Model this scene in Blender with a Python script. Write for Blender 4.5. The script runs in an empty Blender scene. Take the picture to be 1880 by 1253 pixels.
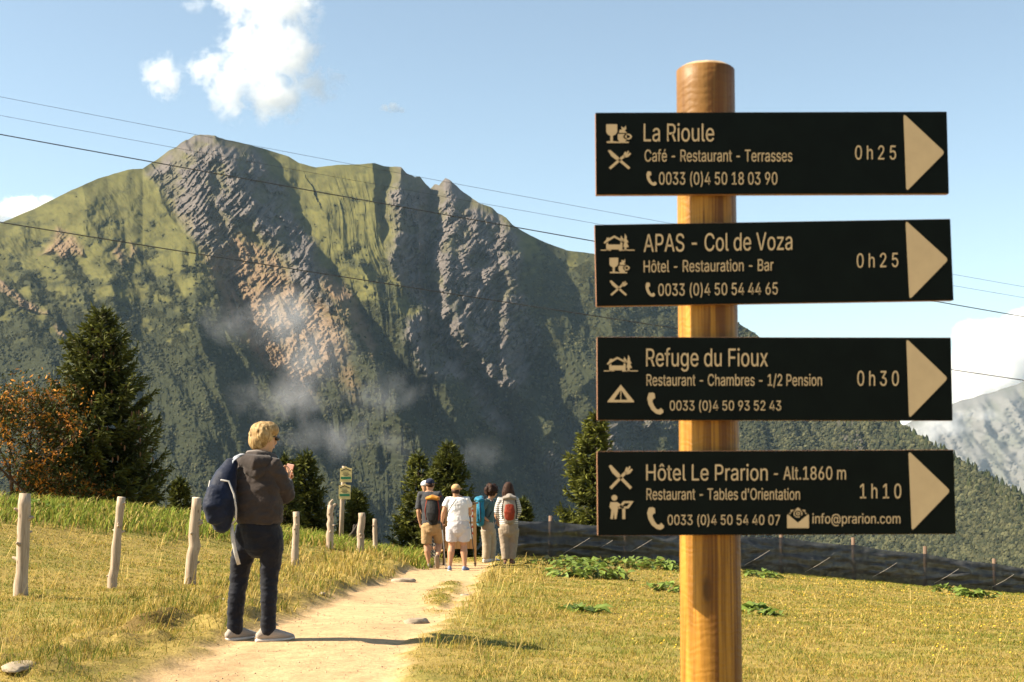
import bpy, bmesh, math, random
import numpy as np
from mathutils import Vector, Matrix
from mathutils.geometry import tessellate_polygon

scene = bpy.context.scene
COL = scene.collection
R = math.radians

# ------------------------------------------------------------------ camera
FPX = 2611.0            # focal length in photograph pixels (50 mm on 36 mm, 1880 px wide)
YH = 830.0              # row of the horizon
PITCH = math.atan((YH - 626.5) / FPX)
cam_d = bpy.data.cameras.new("camera")
cam = bpy.data.objects.new("camera", cam_d)
COL.objects.link(cam)
cam_d.sensor_width = 36.0
cam_d.lens = 50.0
cam_d.clip_start = 0.1
cam_d.clip_end = 60000
cam.location = (0, 0, 0)
cam.rotation_euler = (R(90) + PITCH, 0, 0)
cam_d.dof.use_dof = True
cam_d.dof.focus_distance = 13.0
cam_d.dof.aperture_fstop = 9.0
scene.camera = cam

# ------------------------------------------------------------------ light
SUN_EL, SUN_AZ = 37.0, 4.5          # azimuth: degrees from straight left towards the camera
EXPOSURE = 1.6
world = bpy.data.worlds.new("World")
scene.world = world
world.use_nodes = True
wn = world.node_tree
bg = wn.nodes["Background"]
sky = wn.nodes.new("ShaderNodeTexSky")
sky.sky_type = 'NISHITA'
sky.sun_disc = False
sky.sun_elevation = R(SUN_EL)
sun_vec = Vector((-math.cos(R(SUN_AZ)) * math.cos(R(SUN_EL)), -math.sin(R(SUN_AZ)) * math.cos(R(SUN_EL)), math.sin(R(SUN_EL))))
sky.sun_rotation = math.atan2(sun_vec.x, sun_vec.y)
sky.altitude = 1800
sky.air_density = 1.0
sky.dust_density = 2.2
sky.ozone_density = 1.0
hs = wn.nodes.new("ShaderNodeHueSaturation")
hs.inputs["Saturation"].default_value = 0.82
wn.links.new(sky.outputs[0], hs.inputs["Color"])
tint = wn.nodes.new("ShaderNodeMix")           # the photograph's white balance leans a little to cyan
tint.data_type = 'RGBA'; tint.blend_type = 'MULTIPLY'; tint.inputs[0].default_value = 1.0
tint.inputs[7].default_value = (1.0, 1.05, 0.97, 1)
wn.links.new(hs.outputs[0], tint.inputs[6])
wn.links.new(tint.outputs[2], bg.inputs[0])
bg.inputs[1].default_value = 0.068
sun_d = bpy.data.lights.new("sun", 'SUN')
sun_d.energy = 5.0
sun_d.angle = R(0.53)
sun_d.color = (1.0, 0.87, 0.67)
sun = bpy.data.objects.new("sun", sun_d)
COL.objects.link(sun)
sun.rotation_euler = (-sun_vec).to_track_quat('-Z', 'Y').to_euler()
scene.view_settings.view_transform = 'Standard'
scene.view_settings.look = 'None'
scene.view_settings.exposure = EXPOSURE
scene.view_settings.gamma = 1.0
scene.cycles.use_denoising = True
scene.cycles.max_bounces = 12
scene.cycles.transparent_max_bounces = 12
scene.cycles.volume_bounces = 8
scene.cycles.volume_step_rate = 1.0
scene.cycles.volume_max_steps = 128

# ------------------------------------------------------------------ helpers
rng = np.random.default_rng(7)
random.seed(7)
CP, SP = math.cos(PITCH), math.sin(PITCH)


def ray_np(px, py):
    """direction through a photograph pixel, scaled to y = 1"""
    px = np.asarray(px, float); py = np.asarray(py, float)
    a = (px - 940.0) / FPX
    b = (626.5 - py) / FPX
    dy = CP - b * SP
    dz = SP + b * CP
    return a / dy, dz / dy


def at(px, py, d):
    a, c = ray_np(px, py)
    return Vector((float(a) * d, d, float(c) * d))


def link(o, parent=None):
    COL.objects.link(o)
    if parent is not None:
        o.parent = parent
    return o


def tag(o, label=None, cat=None, group=None, kind=None):
    if label: o["label"] = label
    if cat: o["category"] = cat
    if group: o["group"] = group
    if kind: o["kind"] = kind
    return o


def empty(name, loc, label, cat, group=None, rz=0.0):
    o = bpy.data.objects.new(name, None)
    o.empty_display_size = 0.1
    o.location = loc
    o.rotation_euler = (0, 0, rz)
    link(o)
    return tag(o, label, cat, group)


def mesh_np(name, v, tris=None, quads=None, mat=None, smooth=True, cols=None, parent=None, uvs=None):
    v = np.asarray(v, np.float32)
    me = bpy.data.meshes.new(name)
    nt = 0 if tris is None else len(tris)
    nq = 0 if quads is None else len(quads)
    me.vertices.add(len(v))
    me.vertices.foreach_set("co", v.ravel())
    loops = []
    if nq: loops.append(np.asarray(quads, np.int32).ravel())
    if nt: loops.append(np.asarray(tris, np.int32).ravel())
    loops = np.concatenate(loops)
    me.loops.add(len(loops))
    me.loops.foreach_set("vertex_index", loops)
    me.polygons.add(nq + nt)
    st = np.concatenate([np.arange(nq) * 4, nq * 4 + np.arange(nt) * 3]).astype(np.int32)
    me.polygons.foreach_set("loop_start", st)
    me.polygons.foreach_set("use_smooth", np.full(nq + nt, smooth, bool))
    me.update(calc_edges=True)
    me.validate()
    if cols is not None:
        at_ = me.color_attributes.new("col", 'FLOAT_COLOR', 'POINT')
        c4 = np.ones((len(v), 4), np.float32)
        c4[:, :3] = cols
        at_.data.foreach_set("color", c4.ravel())
    if mat: me.materials.append(mat)
    o = bpy.data.objects.new(name, me)
    return link(o, parent)


# ---- noise
_P = np.random.default_rng(3).permutation(256)
_P = np.concatenate([_P, _P, _P])
_G = np.stack([np.cos(np.arange(16) / 16 * 2 * np.pi), np.sin(np.arange(16) / 16 * 2 * np.pi)], 1)


def perlin(x, y, seed=0):
    x = np.asarray(x, float) + seed * 17.31; y = np.asarray(y, float) + seed * 9.77
    xi = np.floor(x).astype(int); yi = np.floor(y).astype(int)
    xf = x - xi; yf = y - yi
    u = xf * xf * xf * (xf * (xf * 6 - 15) + 10); v = yf * yf * yf * (yf * (yf * 6 - 15) + 10)

    def g(ix, iy, dx, dy):
        h = _P[_P[ix & 255] + (iy & 255)] & 15
        return _G[h, 0] * dx + _G[h, 1] * dy
    n00 = g(xi, yi, xf, yf); n10 = g(xi + 1, yi, xf - 1, yf)
    n01 = g(xi, yi + 1, xf, yf - 1); n11 = g(xi + 1, yi + 1, xf - 1, yf - 1)
    return ((n00 * (1 - u) + n10 * u) * (1 - v) + (n01 * (1 - u) + n11 * u) * v) * 1.5


def fbm(x, y, oct=5, seed=0, gain=0.5, ridged=False):
    s = 0; a = 1; t = 0
    for i in range(oct):
        n = perlin(x * 2 ** i, y * 2 ** i, seed + i * 3)
        if ridged: n = 1 - 2 * np.abs(n)
        s = s + n * a; t += a; a *= gain
    return s / t


def worley(x, y, seed=0):
    """distance to the nearest and second nearest jittered point"""
    xi = np.floor(x).astype(int); yi = np.floor(y).astype(int)
    f1 = np.full(np.shape(x), 9.0); f2 = np.full(np.shape(x), 9.0)
    for dx in (-1, 0, 1):
        for dy in (-1, 0, 1):
            cx = xi + dx; cy = yi + dy
            h = _P[(_P[(cx + seed * 37) & 255] + cy) & 255]; h2 = _P[(h + 91 + seed) & 255]
            d = np.hypot(cx + h / 255.0 - x, cy + h2 / 255.0 - y)
            f2 = np.where(d < f1, f1, np.minimum(f2, d)); f1 = np.minimum(f1, d)
    return f1, f2


def sstep(a, b, x):
    t = np.clip((x - a) / (b - a), 0, 1)
    return t * t * (3 - 2 * t)


def polydist(px, py, line):
    """distance to a polyline, side (+1 right of its direction, image axes) and 0..1 along it"""
    best = np.full(px.shape, 1e9); side = np.zeros(px.shape); along = np.zeros(px.shape)
    L = np.asarray(line, float)
    seg = np.hypot(*(L[1:] - L[:-1]).T); cum = np.concatenate([[0], np.cumsum(seg)]); tot = cum[-1]
    for i in range(len(L) - 1):
        a = L[i]; d = L[i + 1] - L[i]
        t = np.clip(((px - a[0]) * d[0] + (py - a[1]) * d[1]) / (d @ d), 0, 1)
        qx = px - (a[0] + t * d[0]); qy = py - (a[1] + t * d[1])
        dist = np.hypot(qx, qy)
        m = dist < best
        best = np.where(m, dist, best)
        side = np.where(m, np.sign(d[1] * qx - d[0] * qy), side)
        along = np.where(m, (cum[i] + t * seg[i]) / tot, along)
    return best, side, along


def inpoly(px, py, poly):
    c = np.zeros(px.shape, bool)
    n = len(poly); j = n - 1
    for i in range(n):
        xi, yi = poly[i]; xj, yj = poly[j]
        if yi != yj:
            m = ((yi > py) != (yj > py)) & (px < (xj - xi) * (py - yi) / (yj - yi) + xi)
            c ^= m
        j = i
    return c


def polymask(px, py, poly, soft):
    d, _, _ = polydist(px, py, list(poly) + [poly[0]])
    s = np.where(inpoly(px, py, poly), d, -d)
    return sstep(-soft, soft, s)


# ---- materials
def nodemat(name):
    m = bpy.data.materials.new(name)
    m.use_nodes = True
    nt = m.node_tree
    b = nt.nodes["Principled BSDF"]
    return m, nt, b


def N(nt, t, **kw):
    n = nt.nodes.new(t)
    for k, v in kw.items():
        if k in n.inputs.keys() if isinstance(k, str) else False:
            n.inputs[k].default_value = v
        else:
            setattr(n, k, v)
    return n


def ramp(nt, fac, stops):
    r = nt.nodes.new("ShaderNodeValToRGB")
    e = r.color_ramp.elements
    while len(e) < len(stops): e.new(0.5)
    for i, (p, c) in enumerate(stops):
        e[i].position = p
        e[i].color = (*c, 1) if len(c) == 3 else c
    nt.links.new(fac, r.inputs[0])
    return r.outputs[0]


def bump(nt, b, height, strength=0.4, dist=0.01):
    n = nt.nodes.new("ShaderNodeBump")
    n.inputs["Strength"].default_value = strength
    n.inputs["Distance"].default_value = dist
    nt.links.new(height, n.inputs["Height"])
    nt.links.new(n.outputs[0], b.inputs["Normal"])


def noise(nt, scale, detail=4, vec=None, rough=0.55, dist=0.0):
    n = nt.nodes.new("ShaderNodeTexNoise")
    n.inputs["Scale"].default_value = scale
    n.inputs["Detail"].default_value = detail
    n.inputs["Roughness"].default_value = rough
    n.inputs["Distortion"].default_value = dist
    if vec is not None: nt.links.new(vec, n.inputs["Vector"])
    return n.outputs["Fac"]


def objvec(nt, scale=(1, 1, 1)):
    tc = nt.nodes.new("ShaderNodeTexCoord")
    mp = nt.nodes.new("ShaderNodeMapping")
    mp.inputs["Scale"].default_value = scale
    nt.links.new(tc.outputs["Object"], mp.inputs[0])
    return mp.outputs[0]


def mixc(nt, fac, a, b, mode='MIX'):
    n = nt.nodes.new("ShaderNodeMix")
    n.data_type = 'RGBA'; n.blend_type = mode
    for sock, val in ((n.inputs[0], fac), (n.inputs[6], a), (n.inputs[7], b)):
        if hasattr(val, "is_output"): nt.links.new(val, sock)
        else: sock.default_value = val if not isinstance(val, tuple) else (*val[:3], 1)
    return n.outputs[2]


def simple(name, c, rough=0.7, var=0.15, scale=30, bumpk=0.15, bdist=0.004, spec=0.3, metallic=0.0):
    """a material with a little uneven colour and relief"""
    m, nt, b = nodemat(name)
    v = objvec(nt)
    f = noise(nt, scale, 4, v)
    c0 = tuple(x * (1 - var) for x in c); c1 = tuple(min(1, x * (1 + var)) for x in c)
    nt.links.new(ramp(nt, f, [(0.3, c0), (0.7, c1)]), b.inputs["Base Color"])
    b.inputs["Roughness"].default_value = rough
    b.inputs["Metallic"].default_value = metallic
    b.inputs["Specular IOR Level"].default_value = spec
    if bumpk: bump(nt, b, f, bumpk, bdist)
    return m


def vcol(name, rough=0.9, transl=0.0, var=0.0, spec=0.15):
    m, nt, b = nodemat(name)
    a = nt.nodes.new("ShaderNodeVertexColor"); a.layer_name = "col"
    nt.links.new(a.outputs[0], b.inputs["Base Color"])
    b.inputs["Roughness"].default_value = rough
    b.inputs["Specular IOR Level"].default_value = spec
    if transl:
        t = nt.nodes.new("ShaderNodeBsdfTranslucent")
        nt.links.new(a.outputs[0], t.inputs[0])
        mx = nt.nodes.new("ShaderNodeMixShader"); mx.inputs[0].default_value = transl
        nt.links.new(b.outputs[0], mx.inputs[1]); nt.links.new(t.outputs[0], mx.inputs[2])
        nt.links.new(mx.outputs[0], nt.nodes["Material Output"].inputs[0])
    return m
# ------------------------------------------------------------------ the mountain
SKYLINE = [(-400, 600), (-100, 452), (0, 410), (60, 385), (120, 355), (180, 328), (235, 312), (262, 310), (300, 285), (340, 258), (358, 249), (372, 247), (385, 249),
           (400, 253), (440, 262), (490, 275), (530, 288), (550, 300), (580, 308), (620, 303), (660, 302), (688, 300), (705, 306), (736, 307),
           (745, 316), (760, 325), (770, 322), (780, 335), (790, 346), (797, 338), (806, 341), (818, 328), (830, 335), (850, 352), (880, 372),
           (905, 385), (930, 400), (940, 412), (965, 428), (1000, 445), (1040, 460), (1090, 466), (1150, 500), (1250, 540), (1350, 590), (1390, 615),
           (1430, 660), (1500, 715), (1600, 760), (1640, 772), (1680, 800), (1750, 840), (1800, 870), (1880, 915), (2000, 980), (2300, 1090)]
SKY_D = [(-400, 3000), (0, 3060), (260, 3140), (370, 3200), (820, 3150), (1090, 3080), (1390, 2850), (1640, 2300), (1880, 1750), (2300, 1400)]
SLOPE = 0.74
STEP = 2.0
pxs = np.arange(-200, 2100, STEP)
skx, sky_y = np.array(SKYLINE).T
sl = np.interp(pxs, skx, sky_y)
rock_sky = sstep(280, 330, pxs) * (1 - sstep(390, 420, pxs)) + sstep(730, 745, pxs) * (1 - sstep(900, 960, pxs))
sl = sl + fbm(pxs / 22.0, pxs * 0, 4, 5) * (1.2 + 4.0 * rock_sky)
NR = 400
tt = np.linspace(0, 1, NR)
PX = np.repeat(pxs[None, :], NR, 0)
PY = sl[None, :] + tt[:, None] * (1150 - sl[None, :])
# warp so that drawn lines are never straight
WX = PX + fbm(PX / 70, PY / 70, 4, 11) * 20 + fbm(PX / 18, PY / 18, 3, 12) * 5
WY = PY + fbm(PX / 70, PY / 70, 4, 13) * 20 + fbm(PX / 18, PY / 18, 3, 14) * 5
WX = PX + (WX - PX) * sstep(0, 0.06, tt)[:, None]
WY = PY + (WY - PY) * sstep(0, 0.06, tt)[:, None]

# spurs (+) and gullies (-): metres of relief, reach to the left and to the right in pixels
RELIEF = [
    (52, 300, 34, [(262, 306), (300, 372), (345, 445), (388, 525), (418, 600), (470, 690), (540, 790), (620, 900), (690, 1010)]),
    (-20, 26, 120, [(300, 330), (352, 400), (405, 490), (432, 560), (466, 630), (530, 730), (612, 840), (692, 950)]),
    (112, 110, 90, [(392, 246), (432, 320), (458, 390), (520, 450), (566, 520), (645, 620), (705, 720), (785, 830), (870, 950)]),
    (45, 60, 30, [(318, 270), (350, 330), (372, 385), (385, 440), (420, 500)]),
    (30, 22, 22, [(340, 262), (375, 330), (420, 400), (450, 460)]),
    (-60, 45, 110, [(490, 300), (520, 380), (590, 490), (655, 570), (725, 680), (835, 790), (940, 900)]),
    (70, 190, 34, [(683, 298), (690, 350), (692, 430), (712, 520), (752, 600), (810, 680), (880, 770), (960, 880)]),
    (50, 100, 45, [(600, 400), (640, 480), (700, 570), (760, 660), (840, 760), (900, 850)]),
    (45, 60, 40, [(560, 450), (610, 560), (670, 660), (720, 760), (790, 880)]),
    (65, 22, 80, [(738, 304), (728, 370), (718, 450), (735, 520), (762, 590), (800, 650)]),
    (25, 14, 30, [(765, 320), (762, 400), (770, 470), (775, 540)]),
    (-95, 55, 40, [(791, 342), (797, 430), (785, 520), (802, 600), (860, 680), (930, 770), (985, 870), (1020, 970)]),
    (60, 22, 170, [(820, 325), (803, 405), (790, 440), (806, 520), (835, 580)]),
    (26, 16, 50, [(880, 370), (865, 450), (850, 520), (838, 590), (845, 650)]),
    (40, 22, 60, [(940, 408), (915, 470), (880, 540), (862, 590), (850, 650), (875, 720)]),
    (50, 20, 60, [(925, 455), (935, 520), (920, 590), (930, 660), (950, 720)]),
    (70, 90, 70, [(930, 400), (965, 500), (1010, 600), (1060, 690), (1110, 790), (1160, 900)]),
    (-60, 50, 60, [(960, 640), (1010, 730), (1060, 820), (1100, 920)]),
    (80, 60, 90, [(1180, 640), (1080, 700), (1000, 800), (960, 860)]),
    (45, 25, 70, [(790, 540), (755, 590), (742, 640), (800, 700), (860, 760)]),
    (60, 110, 90, [(1090, 460), (1150, 600), (1215, 720), (1270, 850)]),
    (50, 110, 70, [(1390, 610), (1440, 700), (1480, 790), (1520, 900)]),
    (45, 60, 45, [(1560, 740), (1600, 790), (1650, 860), (1700, 950)]),
    (55, 130, 48, [(150, 340), (215, 560), (300, 700), (385, 820), (430, 920)]),
    (60, 110, 55, [(-60, 500), (40, 590), (130, 680), (200, 800), (260, 900)]),
    (42, 60, 34, [(-20, 430), (50, 480), (105, 530), (150, 570)]),
    (35, 60, 38, [(330, 560), (380, 660), (420, 760), (470, 880)]),
    (40, 70, 40, [(700, 640), (740, 740), (770, 830), (800, 920)]),
]
_r = np.random.default_rng(12)
for i in range(9):                       # the smaller parallel spurs of the lower slopes
    x0 = 455 + 62 * i + _r.uniform(-18, 18); y0 = 500 + 22 * abs(i - 3) + _r.uniform(-30, 40)
    RELIEF.append((_r.uniform(24, 40), 52, 17, [(x0, y0), (x0 + 65, y0 + 105), (x0 + 150, y0 + 235), (x0 + 240, y0 + 400)]))
for i in range(6):
    x0 = -40 + 70 * i + _r.uniform(-18, 18); y0 = 470 + _r.uniform(-60, 60)
    RELIEF.append((_r.uniform(18, 32), 60, 18, [(x0, y0), (x0 + 60, y0 + 110), (x0 + 130, y0 + 250), (x0 + 190, y0 + 400)]))
for i in range(5):
    x0 = 1010 + 95 * i + _r.uniform(-18, 18); y0 = 520 + 36 * i + _r.uniform(-30, 30)
    RELIEF.append((_r.uniform(24, 38), 60, 24, [(x0, y0), (x0 + 50, y0 + 110), (x0 + 110, y0 + 230), (x0 + 150, y0 + 380)]))
H = np.zeros_like(PX)
for A, wl, wr, line in RELIEF:
    d, s, al = polydist(WX, WY, line)
    w = np.where(s > 0, wr, wl)
    prof = np.clip(1 - d / w, 0, 1)
    prof = prof ** 1.25
    fade = sstep(0, 0.05, al) * (1 - 0.6 * sstep(0.75, 1.0, al)) if A > 0 and line[0][1] > 420 else (1 - 0.6 * sstep(0.75, 1.0, al))
    H += 1.12 * A * prof * fade

# where the rock, the scree, the open grass and the bushes lie
def M(poly, soft=14): return polymask(WX, WY, poly, soft)
rock = np.maximum.reduce([
    M([(300, 290), (335, 258), (372, 244), (400, 250), (440, 280), (480, 330), (520, 420), (565, 520), (600, 560), (560, 545), (520, 470), (440, 400), (390, 480), (350, 430), (320, 370), (270, 320)]),
    M([(400, 250), (470, 275), (512, 340), (562, 430), (602, 505), (575, 535), (505, 465), (445, 395)]),
    M([(728, 300), (800, 330), (822, 322), (900, 385), (960, 430), (950, 520), (1000, 620), (960, 720), (900, 700), (840, 680), (790, 590), (745, 520), (712, 460), (720, 380)]),
    0.9 * M([(740, 610), (790, 560), (860, 620), (900, 720), (950, 800), (900, 800), (850, 700), (790, 690)]),
    0.6 * M([(1000, 830), (1150, 760), (1280, 700), (1280, 760), (1120, 860), (1010, 900)], 20),
    0.55 * M([(1530, 760), (1570, 770), (1590, 830), (1540, 830)], 10)])
rock *= 0.55 + 0.75 * sstep(-0.25, 0.2, fbm(PX / 40, PY / 40, 4, 21))
rock = np.clip(rock, 0, 1)
scree = np.maximum.reduce([
    M([(330, 370), (385, 400), (440, 440), (500, 470), (560, 520), (610, 560), (640, 640), (590, 690), (560, 780), (520, 700), (450, 620), (405, 540), (380, 470)], 18),
    M([(560, 440), (640, 545), (700, 640), (690, 660), (620, 570), (560, 480)], 9) * 0.9,
    M([(75, 460), (110, 425), (150, 440), (158, 462), (110, 470)], 9) * 0.8, M([(205, 465), (215, 445), (232, 480), (222, 490)], 7) * 0.8, M([(235, 450), (250, 470), (240, 485)], 7) * 0.7,
    M([(-60, 490), (0, 520), (80, 570), (90, 585), (-10, 540), (-60, 520)], 5), M([(100, 600), (170, 650), (168, 660), (95, 606)], 4) * 0.7,
    M([(600, 620), (660, 700), (650, 730), (580, 650)], 16) * 0.6, M([(740, 470), (752, 500), (738, 515)], 8) * 0.8])
scree *= 0.6 + 0.6 * sstep(-0.3, 0.15, fbm(PX / 26, PY / 26, 4, 31))
scree = np.clip(scree, 0, 1) * (1 - 0.75 * rock)
hgt = np.clip((760 - PY) / 420, 0, 1)
openg = sstep(-0.25, 0.25, 1.15 * fbm(PX / 46 + PY / 120, PY / 34, 6, 41, .62) + 1.35 * hgt - 0.72 - 0.5 * sstep(900, 1100, PX))
bush = np.clip(1 - openg + 0.65 * sstep(0.0, 0.35, fbm(PX / 20, PY / 14, 4, 47)), 0, 1) * (1 - rock) * (1 - scree)

# fine relief: gullies that run down the fall line, strata in the rock, tussocks and bushes
ang = np.interp(PX, [-200, 300, 600, 800, 1000, 1400], [0.62, 0.62, 0.55, 0.12, 0.45, 0.5])   # lean of the fall line
ux = PX * np.cos(ang) - PY * np.sin(ang)      # across
uy = PX * np.sin(ang) + PY * np.cos(ang)      # along
gul = fbm(ux / 55 + 0.6 * perlin(PX / 120, PY / 120, 2), uy / 210, 5, 51, 0.55, ridged=True)
gul2 = fbm(ux / 16, uy / 75, 4, 57, 0.55, ridged=True)
st = 0.75
sx = PX * math.cos(st) + PY * math.sin(st)
sy = -PX * math.sin(st) + PY * math.cos(st)
strata = fbm(sx / 11 + 1.5 * perlin(PX / 60, PY / 60, 8), sy / 120, 5, 61, 0.6, ridged=True)
rockn = fbm(PX / 34, PY / 60, 6, 67, 0.62, ridged=True)
tree_bump = fbm(PX / 6.5, PY / 5.0, 3, 71, 0.6)
edge = sstep(0.0, 0.05, tt)[:, None]
mid = fbm(PX / 75, PY / 95, 4, 53, 0.5)
H += edge * (26 * gul * (1 - .45 * openg) * (1 - .55 * sstep(640, 860, PY)) + 7 * gul2 * (1 - 0.7 * openg) * (1 - .6 * sstep(600, 800, PY)) + 34 * mid)
H += edge * np.clip(rock + 0.55 * scree, 0, 1) * (12 * strata + 17 * rockn + 9 * gul2)
w1, w2 = worley(sx / 15 + .5 * perlin(PX / 30, PY / 30, 4), sy / 46 + .5 * perlin(PX / 30, PY / 30, 5), 1)
w3, w4 = worley(PX / 9 + .6 * perlin(PX / 20, PY / 20, 6), PY / 15 + .4 * perlin(PX / 20, PY / 20, 7), 2)
cliffs = fbm(ux / 30 + .8 * perlin(PX / 60, PY / 60, 21), uy / 190, 5, 64, .6, ridged=True)
ribs = fbm(sx / 9 + 1.2 * perlin(PX / 70, PY / 70, 18), sy / 150, 3, 62, 0.65, ridged=True)
rocky = np.clip(rock + .12 * scree, 0, 1) * edge
H += edge * scree * (9 * ribs + 6 * gul2 + 5 * fbm(PX / 7, PY / 9, 3, 66, .65, ridged=True))
H += rocky * (13 * (.55 - w1) + 6 * (.5 - w3) + 22 * ribs + 20 * cliffs - 10 * np.clip(.16 - (w2 - w1), 0, 1) / .16 + 5 * fbm(PX / 7, PY / 9, 3, 69, .65, ridged=True))
H += 2.6 * tree_bump * np.clip(bush + 0.25, 0, 1)
ra, rc = ray_np(PX, PY)
D_s = np.interp(pxs, *np.array(SKY_D).T)
D_s = np.convolve(np.pad(D_s, 60, mode='edge'), np.hanning(121) / np.hanning(121).sum(), 'valid')[None, :]
_, rc_s = ray_np(pxs, sl)
MD = (rc_s[None, :] * D_s - SLOPE * D_s) / (rc - SLOPE) - H
MV = np.stack([ra * MD, MD, rc * MD], -1)

# colours of the ground itself
def C(*c): return np.array(c)
n1 = fbm(PX / 30, PY / 30, 5, 81)[..., None]; n2 = fbm(PX / 7, PY / 5, 4, 83, .7)[..., None]
c_grass = C(.116, .110, .036) * (1 + .55 * n1) + C(.035, .02, .005) * np.clip(n2, -1, 1)
c_bush = C(.040, .043, .020) * (1 + .5 * n2)
c_rock = C(.105, .092, .086) * (1 + .45 * n2 + .3 * n1 + .30 * strata[..., None] + .45 * ribs[..., None])
c_scree = C(.215, .148, .092) * (1 + .3 * n2 + .25 * n1)
og = openg[..., None]
mc = c_bush * (1 - og) + c_grass * og
mc = mc * (1 - .75 * bush[..., None]) + c_bush * .75 * bush[..., None]
mc = mc * (1 - scree[..., None]) + c_scree * scree[..., None]
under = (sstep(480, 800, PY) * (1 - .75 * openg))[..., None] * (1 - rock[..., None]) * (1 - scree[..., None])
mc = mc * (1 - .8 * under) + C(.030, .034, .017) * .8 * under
grassy_ledge = sstep(0.05, 0.4, fbm(PX / 14, PY / 9, 4, 91))[..., None] * 0.55
rk = rock[..., None] * (1 - grassy_ledge * (rock[..., None] < 0.97))
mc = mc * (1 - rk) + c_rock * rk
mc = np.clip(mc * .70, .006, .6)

# the far side of the ridge, out of sight, so that the mountain is solid
back = []
for dd, dz in ((60, 20), (400, 330), (1000, 900)):
    b = MV[0].copy(); b[:, 1] += dd; b[:, 2] -= dz; back.append(b)
MVa = np.concatenate([np.array(back[::-1]), MV], 0)
mca = np.concatenate([np.repeat(mc[:1], 3, 0), mc], 0)
nr, nc = MVa.shape[:2]
idx = np.arange(nr * nc).reshape(nr, nc)
quads = np.stack([idx[:-1, :-1], idx[1:, :-1], idx[1:, 1:], idx[:-1, 1:]], -1).reshape(-1, 4)
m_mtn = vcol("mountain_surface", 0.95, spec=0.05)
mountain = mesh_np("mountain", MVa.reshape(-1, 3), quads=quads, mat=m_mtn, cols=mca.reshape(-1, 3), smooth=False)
tag(mountain, "steep green and rocky mountain with brown scree gullies behind the meadow", "mountain", kind="structure")

# ---- a far mountain to the right
fx = np.arange(1350, 2500, 4.0)
fs = np.interp(fx, [1350, 1500, 1640, 1700, 1750, 1800, 1880, 2000, 2200, 2500], [900, 850, 790, 762, 741, 726, 702, 655, 600, 640])
fs = fs + fbm(fx / 30, fx * 0, 4, 15) * 4
ft = np.linspace(0, 1, 120)
FX = np.repeat(fx[None], 120, 0); FY = fs[None] + ft[:, None] * (1010 - fs[None])
fa, fc = ray_np(FX, FY)
_, fcs = ray_np(fx, fs)
fD = (fcs[None] * 8600 - .7 * 8600) / (fc - .7)
fH = 260 * fbm((FX * .8 - FY * .6) / 60, (FX * .6 + FY * .8) / 200, 6, 25, 0.55, ridged=True) + 26 * fbm(FX / 14, FY / 18, 4, 26, ridged=True)
fD = fD - fH * sstep(0, .1, ft)[:, None]
FV = np.stack([fa * fD, fD, fc * fD], -1)
fb = []
for dd, dz in ((300, 150), (2000, 1500)):
    b = FV[0].copy(); b[:, 1] += dd; b[:, 2] -= dz; fb.append(b)
FV = np.concatenate([np.array(fb[::-1]), FV], 0)
fcol = C(.115, .112, .105) * (1 + .25 * fbm(FX / 20, FY / 20, 5, 33)[..., None])
fgr = sstep(-.1, .3, fbm(FX / 40, FY / 50, 4, 35))[..., None]
fcol = fcol * (1 - .6 * fgr) + C(.075, .080, .058) * .6 * fgr
fcol = np.concatenate([np.repeat(fcol[:1], 2, 0), fcol], 0)
nr, nc = FV.shape[:2]
idx = np.arange(nr * nc).reshape(nr, nc)
quads = np.stack([idx[:-1, :-1], idx[1:, :-1], idx[1:, 1:], idx[:-1, 1:]], -1).reshape(-1, 4)
far = mesh_np("far_mountain", FV.reshape(-1, 3), quads=quads, mat=m_mtn, cols=np.clip(fcol, .01, .6).reshape(-1, 3))
tag(far, "pale distant mountain fading into haze at the right edge", "mountain", kind="structure")

# ---- trees and bushes on the mountain, far too many to count
def unit_blob(seed, spiky):
    bm = bmesh.new()
    bmesh.ops.create_icosphere(bm, subdivisions=2 if not spiky else 1, radius=1.0)
    rr = np.random.default_rng(seed)
    v = np.array([x.co[:] for x in bm.verts])
    f = np.array([[q.index for q in t.verts] for t in bm.faces])
    bm.free()
    v = v * (1 + rr.uniform(-.28, .28, (len(v), 1)))
    if spiky:
        top = np.clip((v[:, 2:] + 1) / 2, 0, 1)
        v[:, :2] *= 1.05 - .95 * top
        v[:, 2] = v[:, 2] * 2.1
    return v, f


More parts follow.
